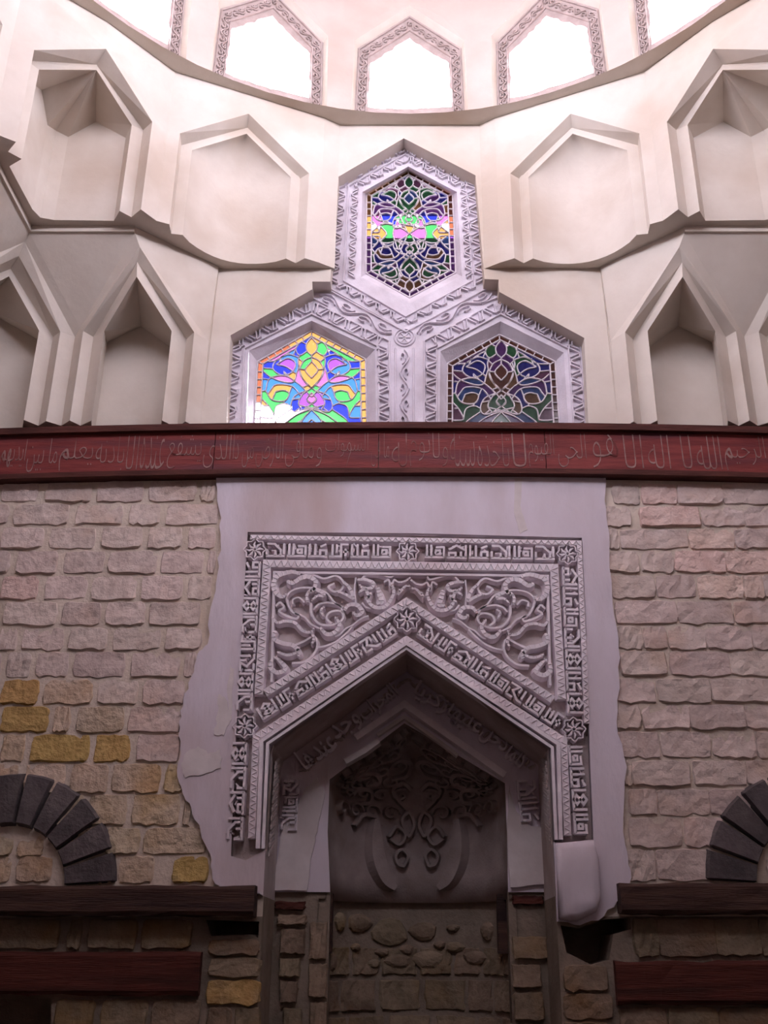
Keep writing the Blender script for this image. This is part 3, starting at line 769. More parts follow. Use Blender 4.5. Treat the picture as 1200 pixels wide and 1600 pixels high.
def word_mesh(name, word, m, h, mat, parent, bold=0.0):
    V, F = glyphs(word, bold); mb = MB(); mb.v = [tuple(m(x, y, z * h)) for x, y, z in V]; mb.f = list(F)
    return mb.build(name, mat, parent, fix=False)
bow = lambda x: -.0055 * x * x
fr = empty('wooden_frieze', (0, 0, ZF0)); tag(fr, 'dark red wooden frieze board carved with an Arabic inscription below the windows', 'frieze')
FB = .085
def beamlike(name, x0, x1, z0, z1, y0, y1, mat, parent, n=12):
    mb = MB(); rows = []
    for i in range(n + 1):
        x = x0 + (x1 - x0) * i / n; d = bow(x)
        rows.append([(x, y0, z0 + d), (x, y1, z0 + d), (x, y1, z1 + d), (x, y0, z1 + d), (x, y0, z0 + d)])
    mb.grid(rows); mb.poly(rows[0][:4]); mb.poly(rows[-1][:4])
    return mb.build(name, mat, parent)
cuts = [-HX + .01, xz(338, 710)[0], xz(592, 710)[0], xz(850, 710)[0], HX - .01]
for a, b in zip(cuts[:-1], cuts[1:]):
    beamlike('board', a + .003, b - .003, ZF0, ZF1 - .045, .0, -FB, M['wood'], fr)
beamlike('top_moulding', -HX + .01, HX - .01, ZF1 - .05, ZF1 + .004, .0, -FB - .045, M['woodedge'], fr, 24)
beamlike('bottom_moulding', -HX + .01, HX - .01, ZF0 - .03, ZF0 + .012, .0, -FB - .02, M['woodedge'], fr, 24)
WORDS = [('الرحيم', 1132, 1196), ('الله', 1088, 1126), ('لا اله', 1012, 1080), ('الا', 975, 1004), ('هو', 926, 966), ('الحى', 872, 916), ('القيوم', 826, 866), ('لا', 800, 822), ('تاخذه', 746, 796), ('سنه', 703, 742),
         ('ولا', 676, 700), ('نوم', 640, 672), ('له', 612, 636), ('ما فى', 580, 608), ('السموات', 508, 575), ('وما', 472, 503), ('فى', 446, 469), ('الارض', 400, 442), ('من ذا', 364, 396), ('الذى', 318, 360),
         ('يشفع', 262, 314), ('عنده', 220, 257), ('الا', 198, 216), ('باذنه', 150, 194), ('يعلم', 94, 145), ('ما بين', 44, 90), ('ايديهم', 2, 40)]
for wd_, a, b in WORDS:
    xa, xb = W(a, 710, FB).x, W(b, 710, FB).x
    za, zb = ZF0 + .03, ZF1 - .07
    m = lambda x, y, h, xa=xa, xb=xb: (xa + (xb - xa) * x, -FB - h + .001, za + (zb - za) * y + bow(xa))
    word_mesh('carved_word', wd_, m, .006, M['woodletter'], fr, -.022)

# ------------------------------------------------------------------ stone blocks of the back wall
def brick(rect, mp, mat, parent, prot=.03, name='brick', nx=9, nz=6, rough=.0065):
    (u0, v0, u1, v1) = rect; mb = MB(); rows = []
    jx = [random.uniform(-.008, .008) for _ in range(4)]
    tilt = random.uniform(.002, .020); bu = min(.12, .012 / max(.02, abs(u1 - u0))); bv = min(.14, .012 / max(.02, abs(v1 - v0)))
    if mp is not bm_: bu = .06
    wave = [random.uniform(-.009, .007) for _ in range(9)]
    for j in range(nz):
        fv = j / (nz - 1); r = []
        for i in range(nx):
            fu = i / (nx - 1)
            e = 0 if i in (0, nx - 1) or j in (0, nz - 1) else 1
            uu = u0 + (u1 - u0) * (fu if e == 0 else .5 + (fu - .5) * (.5 - bu) / (.5 - 1 / (nx - 1))) + (jx[j % 4] if i in (0, nx - 1) else random.uniform(-.005, .005))
            vv = v0 + (v1 - v0) * (fv if e == 0 else .5 + (fv - .5) * (.5 - bv) / (.5 - 1 / (nz - 1))) + random.uniform(-.006, .006)
            h = (prot + tilt * (.5 - fv) * 2 + random.uniform(-rough, rough)) if e else -.012
            if mp is bm_:           # rounded, uneven outline
                cu, cv = (1 if fu < .5 else -1), (1 if fv < .5 else -1)
                if i in (0, nx - 1) and j in (0, nz - 1): uu += cu * .014; vv += cv * .012
                elif i in (1, nx - 2) and j in (1, nz - 2): uu += cu * .007; vv += cv * .006
                if j in (0, 1): vv += wave[i % 9]
            r.append(mp(uu, vv, h))
        rows.append(r)
    mb.grid(rows)
    return mb.build(name, mat, parent, smooth=False)
CL = [(752, 784, [(-70, -5), (0, 62), (70, 145), (150, 226), (232, 308), (312, 338)]), (788, 820, [(-60, 16), (20, 110), (117, 194), (200, 251), (258, 342)]), (824, 857, [(-80, -6), (0, 70), (76, 151), (157, 224), (230, 286), (293, 338)]),
      (861, 896, [(-60, 18), (24, 92), (97, 165), (168, 247), (250, 320), (324, 338)]), (900, 937, [(-80, -6), (0, 62), (68, 138), (142, 215), (220, 286), (292, 332)]), (941, 977, [(-80, 0), (4, 92), (95, 160), (163, 228), (232, 314)]),
      (981, 1016, [(-80, -8), (-3, 30), (33, 102), (106, 170), (175, 253), (257, 316)]), (1019, 1058, [(-80, 4), (8, 51), (54, 110), (113, 197), (203, 282), (286, 308)]), (1062, 1100, [(-80, -6), (0, 63), (66, 147), (151, 217), (222, 290)]),
      (1104, 1144, [(-80, -6), (0, 78), (82, 112), (117, 196), (199, 284)]), (1148, 1190, [(-80, -6), (0, 42), (46, 142), (146, 206), (212, 282)]), (1194, 1238, [(-70, 30), (35, 104), (108, 170), (173, 252), (256, 290)]),
      (1241, 1289, [(84, 132), (135, 200), (205, 282), (286, 300)]), (1293, 1334, [(120, 160), (164, 220), (223, 325)]), (1338, 1379, [(150, 180), (184, 242), (268, 326)]),
      (1306, 1336, [(-40, 22), (26, 70)]), (1339, 1379, [(-40, 20), (24, 84)])]
CR = [(756, 788, [(958, 998), (1003, 1055), (1060, 1126), (1130, 1205), (1210, 1290)]), (791, 823, [(945, 984), (1000, 1091), (1098, 1160), (1164, 1240), (1245, 1320)]), (827, 858, [(948, 966), (970, 1073), (1078, 1145), (1150, 1222), (1228, 1300)]),
      (861, 895, [(950, 996), (1003, 1051), (1056, 1131), (1136, 1212), (1217, 1290)]), (899, 935, [(955, 1021), (1027, 1084), (1092, 1158), (1162, 1190), (1195, 1270)]), (939, 975, [(962, 1056), (1060, 1143), (1150, 1225), (1230, 1300)]),
      (978, 1015, [(965, 1003), (1006, 1040), (1045, 1100), (1104, 1172), (1177, 1255)]), (1018, 1056, [(970, 1039), (1048, 1138), (1142, 1230), (1235, 1310)]), (1060, 1098, [(962, 1022), (1028, 1108), (1113, 1205), (1210, 1290)]),
      (1101, 1139, [(962, 999), (1005, 1075), (1079, 1161), (1166, 1240)]), (1143, 1184, [(962, 1028), (1034, 1108), (1115, 1178), (1184, 1260)]), (1188, 1228, [(975, 985), (989, 1076), (1085, 1163), (1168, 1240)]),
      (1233, 1273, [(984, 1026), (1029, 1106), (1110, 1168)]), (1277, 1323, [(984, 1063), (1071, 1129)]), (1327, 1376, [(978, 1022), (1028, 1106)]), (1308, 1338, [(1210, 1300)]), (1341, 1376, [(1200, 1300)])]
LOW = [(1436, 1482, [(-60, 96), (105, 131), (136, 216), (220, 302)], 'grime'), (1562, 1610, [(84, 150), (156, 232), (236, 314)], 'grime'), (1614, 1665, [(100, 190), (196, 312)], 'tan'),
       (1434, 1494, [(992, 1026), (1030, 1115), (1119, 1185), (1190, 1280)], 'grime'), (1574, 1622, [(970, 1040), (1046, 1120), (1126, 1210)], 'grime'), (1626, 1670, [(960, 1050), (1056, 1160)], 'tan'),
       (1468, 1493, [(326, 406)], 'grime'), (1496, 1527, [(326, 406)], 'grime'), (1531, 1570, [(322, 406)], 'ochre'), (1574, 1620, [(322, 362), (366, 406)], 'grime'), (1624, 1670, [(318, 406)], 'tan'),
       (1508, 1548, [(882, 948)], 'grime'), (1552, 1592, [(882, 955)], 'grime'), (1596, 1640, [(882, 950)], 'grime')]
bm_ = wallmap(0.0)
def wall_brick(x0, x1, y0, y1, mat, prot=None, parent=wb):
    a = xz(x0, y1); b = xz(x1, y0)
    u0, u1 = max(a[0] - .006, -HX + .01), min(b[0] + .006, HX - .01)
    if u1 - u0 < .03: return
    brick((u0 - .003, a[1] - .008, u1 + .003, b[1] + .007), bm_, M[mat], parent, random.uniform(.007, .017) if prot is None else prot)
for y0, y1, xs in CL:
    for x0, x1 in xs:
        mt = 'stone'
        if 1060 < y0 < 1140 and x1 < 85: mt = 'ochre'
        elif y0 == 1148 and x0 in (46, 146): mt = 'ochre'
        elif y0 > 1190 or (y0 > 1055 and x0 < 150): mt = 'tan'
        elif y0 > 1100: mt = 'tan' if random.random() < .6 else 'stone'
        elif random.random() < .08: mt = 'pink'
        if (y0, x0) == (1338, 268): mt = 'ochre'
        wall_brick(x0, x1, y0, y1, mt)
for y0, y1, xs in CR:
    for x0, x1 in xs:
        wall_brick(x0, x1, y0, y1, 'pink' if (y0, x0) in ((827, 1078), (899, 1092), (756, 1003), (861, 1136)) or random.random() < .05 else 'stone')
for y0, y1, xs, mt in LOW:
    for x0, x1 in xs: wall_brick(x0, x1, y0, y1, mt, .02)

# dark relieving arches over the beams
def arch(cpx, cpy, sg, label):
    root = empty('relieving_arch', W(cpx, cpy)); C = Vector(xz(cpx, cpy)); k = (xz(700, 1330)[0] - xz(600, 1330)[0]) / 100
    ro, ri = 174 * k, 92 * k; n = 7; n_deg = 118 / n
    for i in range(n):
        a0, a1 = math.radians(2 + i * n_deg + .6), math.radians(2 + (i + 1) * n_deg - .6)
        mb = MB(); pr = random.uniform(.05, .065); rows = []
        for j, (rf, h) in enumerate(((0, -.01), (.06, pr), (.35, pr + .006), (.65, pr + .004), (.94, pr), (1, -.01))):
            r = ri + (ro - ri) * rf
            row = []
            for f, e in ((0, 0), (.07, 1), (.5, 1), (.93, 1), (1, 0)):
                a = a0 + (a1 - a0) * f; hh = h if e else -.01
                row.append(Vector((C.x - sg * -1 * r * math.cos(a), -hh - random.uniform(0, .006), C.y + r * math.sin(a))))
            rows.append(row)
        if max(abs(p[0]) for r in rows for p in r) < HX + .02: mb.grid(rows); mb.build('voussoir', M['basalt'], root)
    tag(root, label, 'stone arch', 'relieving arches')
arch(6, 1388, 1, 'dark grey stone relieving arch at the left edge above the beam')
arch(1277, 1384, -1, 'dark grey stone relieving arch at the right edge above the beam')

# ------------------------------------------------------------------ timber beams
def beam(x0, x1, y0, y1, o, mat, label, seed):
    rng = random.Random(seed); a = W(x0, y1, o); b = W(x1, y0, o); X0, X1 = max(a.x, -HX), min(b.x, HX); n = 16
    mb = MB(); rows = []
    for i in range(n + 1):
        f = i / n; x = X0 + (X1 - X0) * f; j = lambda: rng.uniform(-.008, .008)
        rows.append([(x, 0, a.z + j()), (x, -o + .02, a.z + j()), (x, -o + j(), a.z + .025), (x, -o + j(), (a.z + b.z) / 2), (x, -o + j(), b.z - .02), (x, -o + .02, b.z + j()), (x, 0, b.z + j())])
    mb.grid(rows); mb.poly(rows[0]); mb.poly(rows[-1])
    ob = mb.build('wooden_beam', M[mat]); tag(ob, label, 'beam', 'wall beams', 'thing'); return ob
beam(-120, 398, 1384, 1430, .17, 'beam', 'upper dark brown beam left of the prayer niche under the stone arch', 1)
beam(972, 1330, 1380, 1428, .15, 'beam', 'upper dark brown beam right of the prayer niche under the stone arch', 2)
beam(-120, 314, 1488, 1555, .07, 'redbeam', 'lower red brown beam at the bottom left corner', 3)
beam(966, 1330, 1502, 1570, .07, 'redbeam', 'lower red brown beam at the bottom right corner', 4)

# ------------------------------------------------------------------ worn plaster round the prayer niche
mb = MB()
PLo = [(338, 740), (344, 800), (346, 850), (341, 900), (331, 950), (326, 1008), (310, 1024), (300, 1060), (288, 1095), (281, 1130), (283, 1170), (278, 1205), (287, 1240), (300, 1262), (315, 1300), (330, 1335), (333, 1372), (345, 1390), (385, 1394), (412, 1400)]
PLi = [(416, 1328)] + PANEL[13:] + PANEL[:8] + [(868, 1400)]
PLr = [(870, 1440), (905, 1446), (942, 1432), (970, 1400), (985, 1372), (978, 1330), (972, 1290), (978, 1200), (962, 1130), (966, 1060), (965, 1000), (955, 930), (951, 850), (946, 800), (944, 740)]
pl = [xz(*p) for p in PLo]; pl2 = []
for a, b in zip(pl[:-1], pl[1:]): pl2 += jag(a, b, 4, .012, random)
pr_ = [xz(*p) for p in PLr]; pr2 = []
for a, b in zip(pr_[:-1], pr_[1:]): pr2 += jag(a, b, 4, .012, random)
outl = pl2 + [pl[-1]] + [xz(*p) for p in PLi] + pr2 + [pr_[-1]]
mb.plate(outl, (), lambda u, v: (u, -.035, v), lambda u, v: (u, .01, v))
ob = mb.build('plaster_field', M['fallplaster'], wb)
def blob(pts, o, th, mat, name, parent, amp=.01):
    q = [xz(*p, o) for p in pts]; r = []
    for a, b in zip(q, q[1:] + q[:1]): r += jag(a, b, 4, amp, random)
    m = MB(); m.plate(r, (), lambda u, v: (u, -o - th, v), lambda u, v: (u, -o, v)); return m.build(name, M[mat], parent)
blob([(288, 1180), (310, 1166), (325, 1178), (345, 1170), (346, 1200), (318, 1210), (290, 1216), (284, 1198)], .035, .008, 'patch', 'plaster_scar', wb)
blob([(342, 1085), (352, 1090), (358, 1120), (350, 1150), (335, 1148), (340, 1115)], .035, .008, 'patch', 'plaster_scar', wb)
blob([(360, 1040), (366, 1045), (362, 1120), (355, 1135), (356, 1090)], .035, .006, 'patch', 'plaster_scar', wb)
blob([(804, 748), (816, 748), (813, 790), (824, 828), (812, 834), (803, 800)], .035, .004, 'patch', 'plaster_scar', wb, .004)
# broken lump of plaster at the foot of the right jamb
mb = MB(); ring = [(868, 1318), (925, 1312), (935, 1340), (938, 1400), (930, 1425), (900, 1440), (872, 1436)]
f0 = [W(*p, .04) for p in ring]; cxx = sum(p.x for p in f0) / 7; czz = sum(p.z for p in f0) / 7
rings = [f0]
for kx, oo in ((.99, .075), (.95, .105), (.80, .125), (.45, .13)):
    rings.append([Vector((cxx + (p.x - cxx) * kx + .006 * math.sin(i * 2.1), -oo - .008 * math.sin(i * 1.7 + kx * 9), czz + (p.z - czz) * kx)) for i, p in enumerate(f0)])
for r0_, r1_ in zip(rings[:-1], rings[1:]):
    for i in range(7): mb.poly([r0_[i], r0_[(i + 1) % 7], r1_[(i + 1) % 7], r1_[i]])
f1 = rings[-1]
mb.poly(f1); mb.build('plaster_lump', M['fallplaster'], wb, smooth=True)

# ------------------------------------------------------------------ the prayer niche
mih = empty('prayer_niche', (0, 0, 0)); tag(mih, 'pointed prayer niche framed by a carved stucco panel with scrolls and inscriptions', 'prayer niche')
SO = -.035; TO = .05; sm = wallmap(SO)
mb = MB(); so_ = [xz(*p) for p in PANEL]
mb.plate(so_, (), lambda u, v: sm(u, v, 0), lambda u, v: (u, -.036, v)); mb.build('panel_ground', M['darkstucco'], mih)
S_ = lambda pts: [xz(x, y, TO) for x, y in pts]
def strip(name, pts, wd_, h=.085, bead=True, top=.8):
    m = MB(); p = S_(pts); m.ribbon(p, wd_, h, sm, top=top); o = m.build(name, M['mstucco'], mih)
    if bead:
        m = MB(); L = plen(p); n = int(L / .026)
        for i in range(n):
            q, t = along(p, (i + .5) * L / n); sg = 1 if i % 2 else -1; w2 = wd_ * .30; nn = Vector((-t.y, t.x))
            a = q - t * .010 - nn * sg * w2; b = q + t * .010 + nn * sg * w2
            m.ribbon([(a.x, a.y), (b.x, b.y)], .009, .007, lambda u, v, hh: sm(u, v, h + hh), top=.6)
        tag(put_sub(m.build('beading', M['mstucco'], None), o), kind='stuff')
    return o
def put_sub(c, p): c.parent = p; c.matrix_parent_inverse = p.matrix_world.inverted() if False else c.matrix_parent_inverse; return c
strip('border_strip', [(391, 839), (905, 848), (913, 1020), (917, 1130)], .045)
strip('border_strip', [(404, 1085), (417, 880), (866, 887), (878, 1092)], .075)
strip('border_strip', [(424, 1065), (428, 893), (856, 899), (860, 1070)], .022, .075, bead=False)
strip('border_strip', [(414, 1083), (635, 940), (864, 1093)], .07)
strip('border_strip', [(393, 1310), (400, 1152), (635, 999), (881, 1157), (887, 1305)], .06)
strip('jamb_moulding', [(403, 1326), (409, 1158), (635, 1006), (872, 1163), (876, 1312)], .032, .105, bead=False)
strip('jamb_moulding', [(411, 1326), (418, 1162), (635, 1013), (863, 1168), (869, 1312)], .026, .09, bead=False)
# kufic letters: strokes in a unit cell (u along the band, v up)
KU = [
 [[(.05, .08), (.95, .08)], [(.12, .08), (.12, .95)], [(.38, .08), (.38, .95)], [(.62, .08), (.62, .5), (.9, .5), (.9, .08)], [(.62, .75), (.9, .92)]],
 [[(.05, .08), (.95, .08)], [(.1, .08), (.1, .55)], [(.1, .92), (.45, .92), (.75, .5), (.75, .08)], [(.5, .08), (.5, .45)], [(.9, .2), (.9, .95)]],
 [[(.05, .1), (.95, .1)], [(.5, .55), (.3, .75), (.5, .95), (.7, .75), (.5, .55), (.3, .32), (.5, .12), (.7, .32), (.5, .55)], [(.08, .1), (.08, .95)], [(.92, .1), (.92, .95)]],
 [[(.05, .08), (.6, .08), (.6, .92), (.95, .92)], [(.2, .08), (.2, .92)], [(.4, .35), (.4, .92)], [(.82, .1), (.82, .65)], [(.7, .4), (.95, .4)]],
 [[(.05, .08), (.95, .08)], [(.15, .08), (.15, .4), (.45, .4), (.45, .08)], [(.15, .62), (.5, .92), (.85, .62)], [(.7, .08), (.7, .5)], [(.92, .08), (.92, .95)]],
 [[(.05, .92), (.5, .92), (.3, .5), (.7, .08), (.95, .08)], [(.1, .08), (.45, .08)], [(.1, .08), (.1, .6)], [(.85, .3), (.85, .95)], [(.62, .55), (.62, .95)]],
 [[(.05, .08), (.95, .08)], [(.15, .08), (.15, .95)], [(.35, .08), (.35, .95)], [(.55, .3), (.75, .3), (.75, .55), (.55, .55), (.55, .3)], [(.55, .78), (.92, .78), (.92, .08)]]]
def kufic(path, wd_, cell, seed, mp=None, o=None):
    rng = random.Random(seed); p = S_(path) if o is None else [xz(x, y, o) for x, y in path]; mm = mp or sm; L = plen(p); n = max(1, round(L / cell)); last = -1
    for i in range(n):
        k = rng.randrange(len(KU))
        if k == last: k = (k + 1) % len(KU)
        last = k; m = MB()
        for s in KU[k]:
            pts = []
            for u, v in s:
                q, t = along(p, (i + u) * L / n); d = (v - .5) * wd_ * .92; pts.append((q.x - t.y * d, q.y + t.x * d))
            m.ribbon(pts, .0185, .088 if mp is None else .05, mm, top=.86)
        for _ in range(3):      # leaflets between the shafts
            q, t = along(p, (i + rng.uniform(.1, .9)) * L / n); d = rng.uniform(-.1, .42) * wd_; c0 = Vector((q.x - t.y * d, q.y + t.x * d)); a = rng.uniform(0, 6.3); e = Vector((math.cos(a), math.sin(a))) * .016
            m.ribbon([(c0.x - e.x, c0.y - e.y), (c0.x + e.x, c0.y + e.y)], .013, .07 if mp is None else .035, mm, top=.7)
        m.build('carved_letter', M['mstucco'], mih)
kufic([(414, 859), (612, 861)], .125, .155, 1); kufic([(662, 861), (868, 864)], .125, .155, 2)
kufic([(381, 1112), (396, 876)], .125, .15, 3); kufic([(366, 1315), (375, 1158)], .115, .15, 4)
kufic([(890, 884), (899, 1116)], .125, .15, 5); kufic([(899, 1162), (910, 1304)], .115, .15, 6)
kufic([(404, 1117), (617, 980)], .115, .15, 7); kufic([(656, 981), (878, 1130)], .115, .15, 8)
def rosette(px, py, r):
    c = Vector(xz(px, py, TO)); m = MB()
    m.ribbon([(c.x + r * (1 + .12 * math.cos(8 * a)) * math.cos(a), c.y + r * (1 + .12 * math.cos(8 * a)) * math.sin(a)) for a in [i / 32 * 2 * math.pi for i in range(32)]], .013, .085, sm, closed=True)
    for i in range(8):
        a = i * math.pi / 4; m.ribbon([(c.x + .25 * r * math.cos(a), c.y + .25 * r * math.sin(a)), (c.x + .55 * r * math.cos(a + .2), c.y + .55 * r * math.sin(a + .2)), (c.x + .85 * r * math.cos(a), c.y + .85 * r * math.sin(a))], .02, .08, sm, taper=True)
    m.ribbon([(c.x + .2 * r * math.cos(a), c.y + .2 * r * math.sin(a)) for a in [i / 8 * 2 * math.pi for i in range(8)]], .012, .085, sm, closed=True)
    m.build('rosette', M['mstucco'], mih)
for x, y, r in ((398, 858, .075), (887, 865, .075), (637, 861, .075), (382, 1134, .075), (897, 1139, .075), (636, 967, .085)): rosette(x, y, r)
# spandrel scrolls: (points in quarter pixels from 350,800), width in m, leaf
SCR = [
 ([(475, 385), (430, 372), (380, 380), (330, 402), (308, 450), (322, 500), (362, 530), (392, 508)], .085, 1), ([(392, 430), (430, 442), (480, 410), (530, 402), (572, 432), (560, 480), (528, 502)], .085, 1),
 ([(470, 372), (560, 388), (625, 410), (700, 392), (745, 432), (732, 480), (690, 492), (652, 462), (690, 440)], .05, 0), ([(740, 430), (782, 470), (806, 535), (760, 512), (702, 492)], .06, 1),
 ([(402, 582), (388, 530), (420, 488), (480, 468), (560, 470), (640, 500), (690, 560), (742, 592)], .042, 0), ([(402, 582), (430, 622), (500, 650), (540, 692), (592, 722)], .042, 0),
 ([(522, 562), (520, 512), (560, 482), (612, 500), (622, 522), (582, 522), (546, 552)], .06, 1), ([(540, 562), (545, 632), (590, 690), (660, 702), (722, 682), (746, 642), (722, 612), (660, 622), (640, 660), (672, 690)], .05, 0),
 ([(560, 602), (590, 572), (650, 560), (720, 580), (742, 622)], .042, 0), ([(752, 612), (780, 580), (832, 580), (862, 622), (832, 645), (802, 622)], .075, 1), ([(600, 720), (642, 762), (692, 750), (722, 700), (692, 652)], .075, 1),
 ([(832, 422), (880, 420), (932, 440), (922, 472), (870, 472), (842, 450)], .06, 1), ([(860, 412), (900, 377), (962, 380), (1040, 400), (1062, 382)], .045, 0), ([(842, 502), (882, 480), (902, 530), (876, 545)], .055, 1),
 ([(920, 500), (900, 552), (940, 592), (1000, 592), (1040, 552), (1062, 490), (1042, 440)], .065, 1), ([(962, 470), (972, 512), (985, 560), (950, 565)], .09, 1), ([(1000, 432), (1030, 418), (1042, 470), (1062, 420), (1092, 432), (1132, 425), (1165, 402)], .045, 0),
 ([(862, 560), (890, 590), (950, 602)], .035, 0), ([(322, 582), (350, 560), (372, 590), (342, 612), (382, 640), (450, 660), (462, 640), (440, 630)], .05, 0), ([(300, 652), (332, 690), (382, 680), (442, 690), (490, 740), (540, 750), (562, 722)], .055, 1),
 ([(322, 740), (310, 790), (370, 820), (432, 832), (470, 880), (460, 902)], .075, 1), ([(432, 832), (500, 802), (560, 772), (582, 820), (562, 880), (502, 930), (422, 940)], .05, 0), ([(332, 872), (390, 892), (442, 880), (472, 842)], .05, 1),
 ([(300, 920), (290, 972), (332, 1002), (382, 980), (352, 932), (312, 902)], .075, 1), ([(582, 842), (640, 830), (702, 802), (762, 752), (802, 712)], .04, 0), ([(692, 772), (722, 760), (762, 722), (802, 702), (852, 662), (902, 642)], .035, 0),
 ([(822, 402), (815, 482), (822, 565)], .035, 0), ([(545, 745), (560, 790), (545, 830)], .05, 1), ([(500, 560), (470, 530), (430, 540), (430, 570)], .04, 0), ([(1100, 480), (1090, 510), (1130, 465), (1165, 460)], .045, 1), ([(620, 650), (605, 610), (630, 590)], .04, 1)]
for mir in (0, 1):
    for pts, wd_, leaf in SCR:
        q = []
        for x, y in pts:
            px, py = 350 + x / 4, 800 + y / 4
            if mir: px, py = 2 * 641.5 - px, py + 4
            q.append(xz(px, py, TO))
        m = MB(); m.ribbon(q, wd_ * .62, .08 if leaf else .066, sm, taper=bool(leaf), smooth=5, top=.5)
        if leaf:        # fluted veins over the leaf
            cr = crom([Vector(p) for p in q], 4)
            for a, b in zip(cr[1:-1:2], cr[2::2]):
                t = (b - a); t = t.normalized() if t.length > 1e-6 else Vector((1, 0)); nn = Vector((-t.y, t.x)) * wd_ * .2
                m.ribbon([(a.x - nn.x, a.y - nn.y), (a.x + nn.x, a.y + nn.y)], .008, .007, lambda u, v, h: sm(u, v, h + .078), top=.5)
        m.build('scroll', M['mstucco'], mih)
# reveal of the outer recess
RO = -.60; rm = wallmap(RO)
mb = MB(); rp_ = [xz(*p) for p in MIH]; zb_ = 0.0
rp_ = [(rp_[0][0], zb_)] + rp_ + [(rp_[-1][0], zb_)]
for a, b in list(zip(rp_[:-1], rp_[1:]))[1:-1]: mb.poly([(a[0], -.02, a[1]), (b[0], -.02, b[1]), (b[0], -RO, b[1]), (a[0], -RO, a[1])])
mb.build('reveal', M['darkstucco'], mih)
for a, b in (rp_[:2], rp_[-2:]):
    mb = MB(); mb.poly([(a[0], 0, a[1]), (b[0], 0, b[1]), (b[0], -RO, b[1]), (a[0], -RO, a[1])]); mb.build('lower_reveal', M['grimemortar'], mih)
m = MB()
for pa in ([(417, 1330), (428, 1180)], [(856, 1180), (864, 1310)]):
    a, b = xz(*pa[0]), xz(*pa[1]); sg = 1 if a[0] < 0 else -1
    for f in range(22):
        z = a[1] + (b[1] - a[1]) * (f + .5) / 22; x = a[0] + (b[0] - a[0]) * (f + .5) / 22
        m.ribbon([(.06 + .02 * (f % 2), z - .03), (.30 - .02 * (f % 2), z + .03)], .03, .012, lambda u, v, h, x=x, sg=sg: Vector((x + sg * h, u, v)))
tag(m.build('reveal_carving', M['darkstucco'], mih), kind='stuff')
# inner face with the niche opening
NI = [(515, 1425), (512, 1300), (515, 1218), (632, 1130), (789, 1224), (792, 1300), (795, 1425)]
ni = [xz(*p, RO) for p in NI]
ni = [(ni[0][0], 0)] + ni[1:-1] + [(ni[-1][0], 0)]
zmid = xz(640, 1394, RO)[1]
def clipx(z):
    return ni[0][0], ni[-1][0]
mb = MB(); big = [(rp_[0][0] - .02, zmid)] + [(x * 1.02, z + .05) for x, z in rp_[1:-1][1:-1]] + [(rp_[-1][0] + .02, zmid)]
nu = [(ni[0][0], zmid)] + ni[1:-1] + [(ni[-1][0], zmid)]
mb.plate(big + list(reversed(nu)), (), lambda u, v: (u, -RO, v)); mb.build('inner_face', M['fallplaster'], mih)
for xa, xb in ((rp_[0][0] - .02, ni[0][0]), (ni[-1][0], rp_[-1][0] + .02)):
    mb = MB(); mb.box(xa, xb, -RO + .02, -RO + .2, 0, zmid + .01); mb.build('inner_masonry', M['grimemortar'], mih)
# stones of the lower piers inside the recess
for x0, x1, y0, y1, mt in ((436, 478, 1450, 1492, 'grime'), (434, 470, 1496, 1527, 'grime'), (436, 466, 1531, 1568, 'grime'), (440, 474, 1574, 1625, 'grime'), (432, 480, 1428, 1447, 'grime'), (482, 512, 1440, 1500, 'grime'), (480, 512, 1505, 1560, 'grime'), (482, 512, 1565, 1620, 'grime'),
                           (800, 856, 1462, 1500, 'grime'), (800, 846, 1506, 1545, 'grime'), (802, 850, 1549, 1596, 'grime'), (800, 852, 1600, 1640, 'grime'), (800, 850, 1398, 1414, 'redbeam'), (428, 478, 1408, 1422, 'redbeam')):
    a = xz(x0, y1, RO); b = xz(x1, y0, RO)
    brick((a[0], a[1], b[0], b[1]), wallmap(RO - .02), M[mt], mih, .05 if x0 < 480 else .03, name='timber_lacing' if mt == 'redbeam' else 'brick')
# inscription round the inner arch
IO = RO + .0; im = wallmap(IO)
def seg_text(word, p0, p1, hgt):
    a = Vector(xz(*p0, IO)); b = Vector(xz(*p1, IO)); t = (b - a).normalized(); nn = Vector((-t.y, t.x)); L = (b - a).length
    m = lambda x, y, h: im(a.x + t.x * L * x + nn.x * hgt * y, a.y + t.y * L * x + nn.y * hgt * y, h)
    word_mesh('carved_word', word, m, .05, M['mstucco'], mih, .012)
seg_text('زكريا', (640, 1090), (690, 1122), .16); seg_text('عليها', (692, 1124), (742, 1156), .17); seg_text('دخل', (744, 1157), (782, 1183), .17); seg_text('كلما', (786, 1184), (812, 1204), .16)
seg_text('المحراب', (575, 1134), (628, 1092), .16); seg_text('وجد', (532, 1166), (572, 1136), .16); seg_text('عندها', (478, 1206), (530, 1168), .17)
kufic([(452, 1300), (456, 1218)], .13, .15, 21, im, IO); kufic([(820, 1218), (828, 1286)], .16, .14, 22, im, IO)
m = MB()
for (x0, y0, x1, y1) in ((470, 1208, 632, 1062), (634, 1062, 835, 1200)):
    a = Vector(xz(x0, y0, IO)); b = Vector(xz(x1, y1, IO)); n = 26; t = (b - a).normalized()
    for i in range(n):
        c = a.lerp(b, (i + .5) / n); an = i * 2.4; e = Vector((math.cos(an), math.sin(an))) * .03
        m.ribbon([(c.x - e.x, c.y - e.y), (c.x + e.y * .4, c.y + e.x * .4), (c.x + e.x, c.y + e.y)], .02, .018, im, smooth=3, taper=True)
tag(m.build('leaf_ground', M['darkstucco'], mih), kind='stuff')
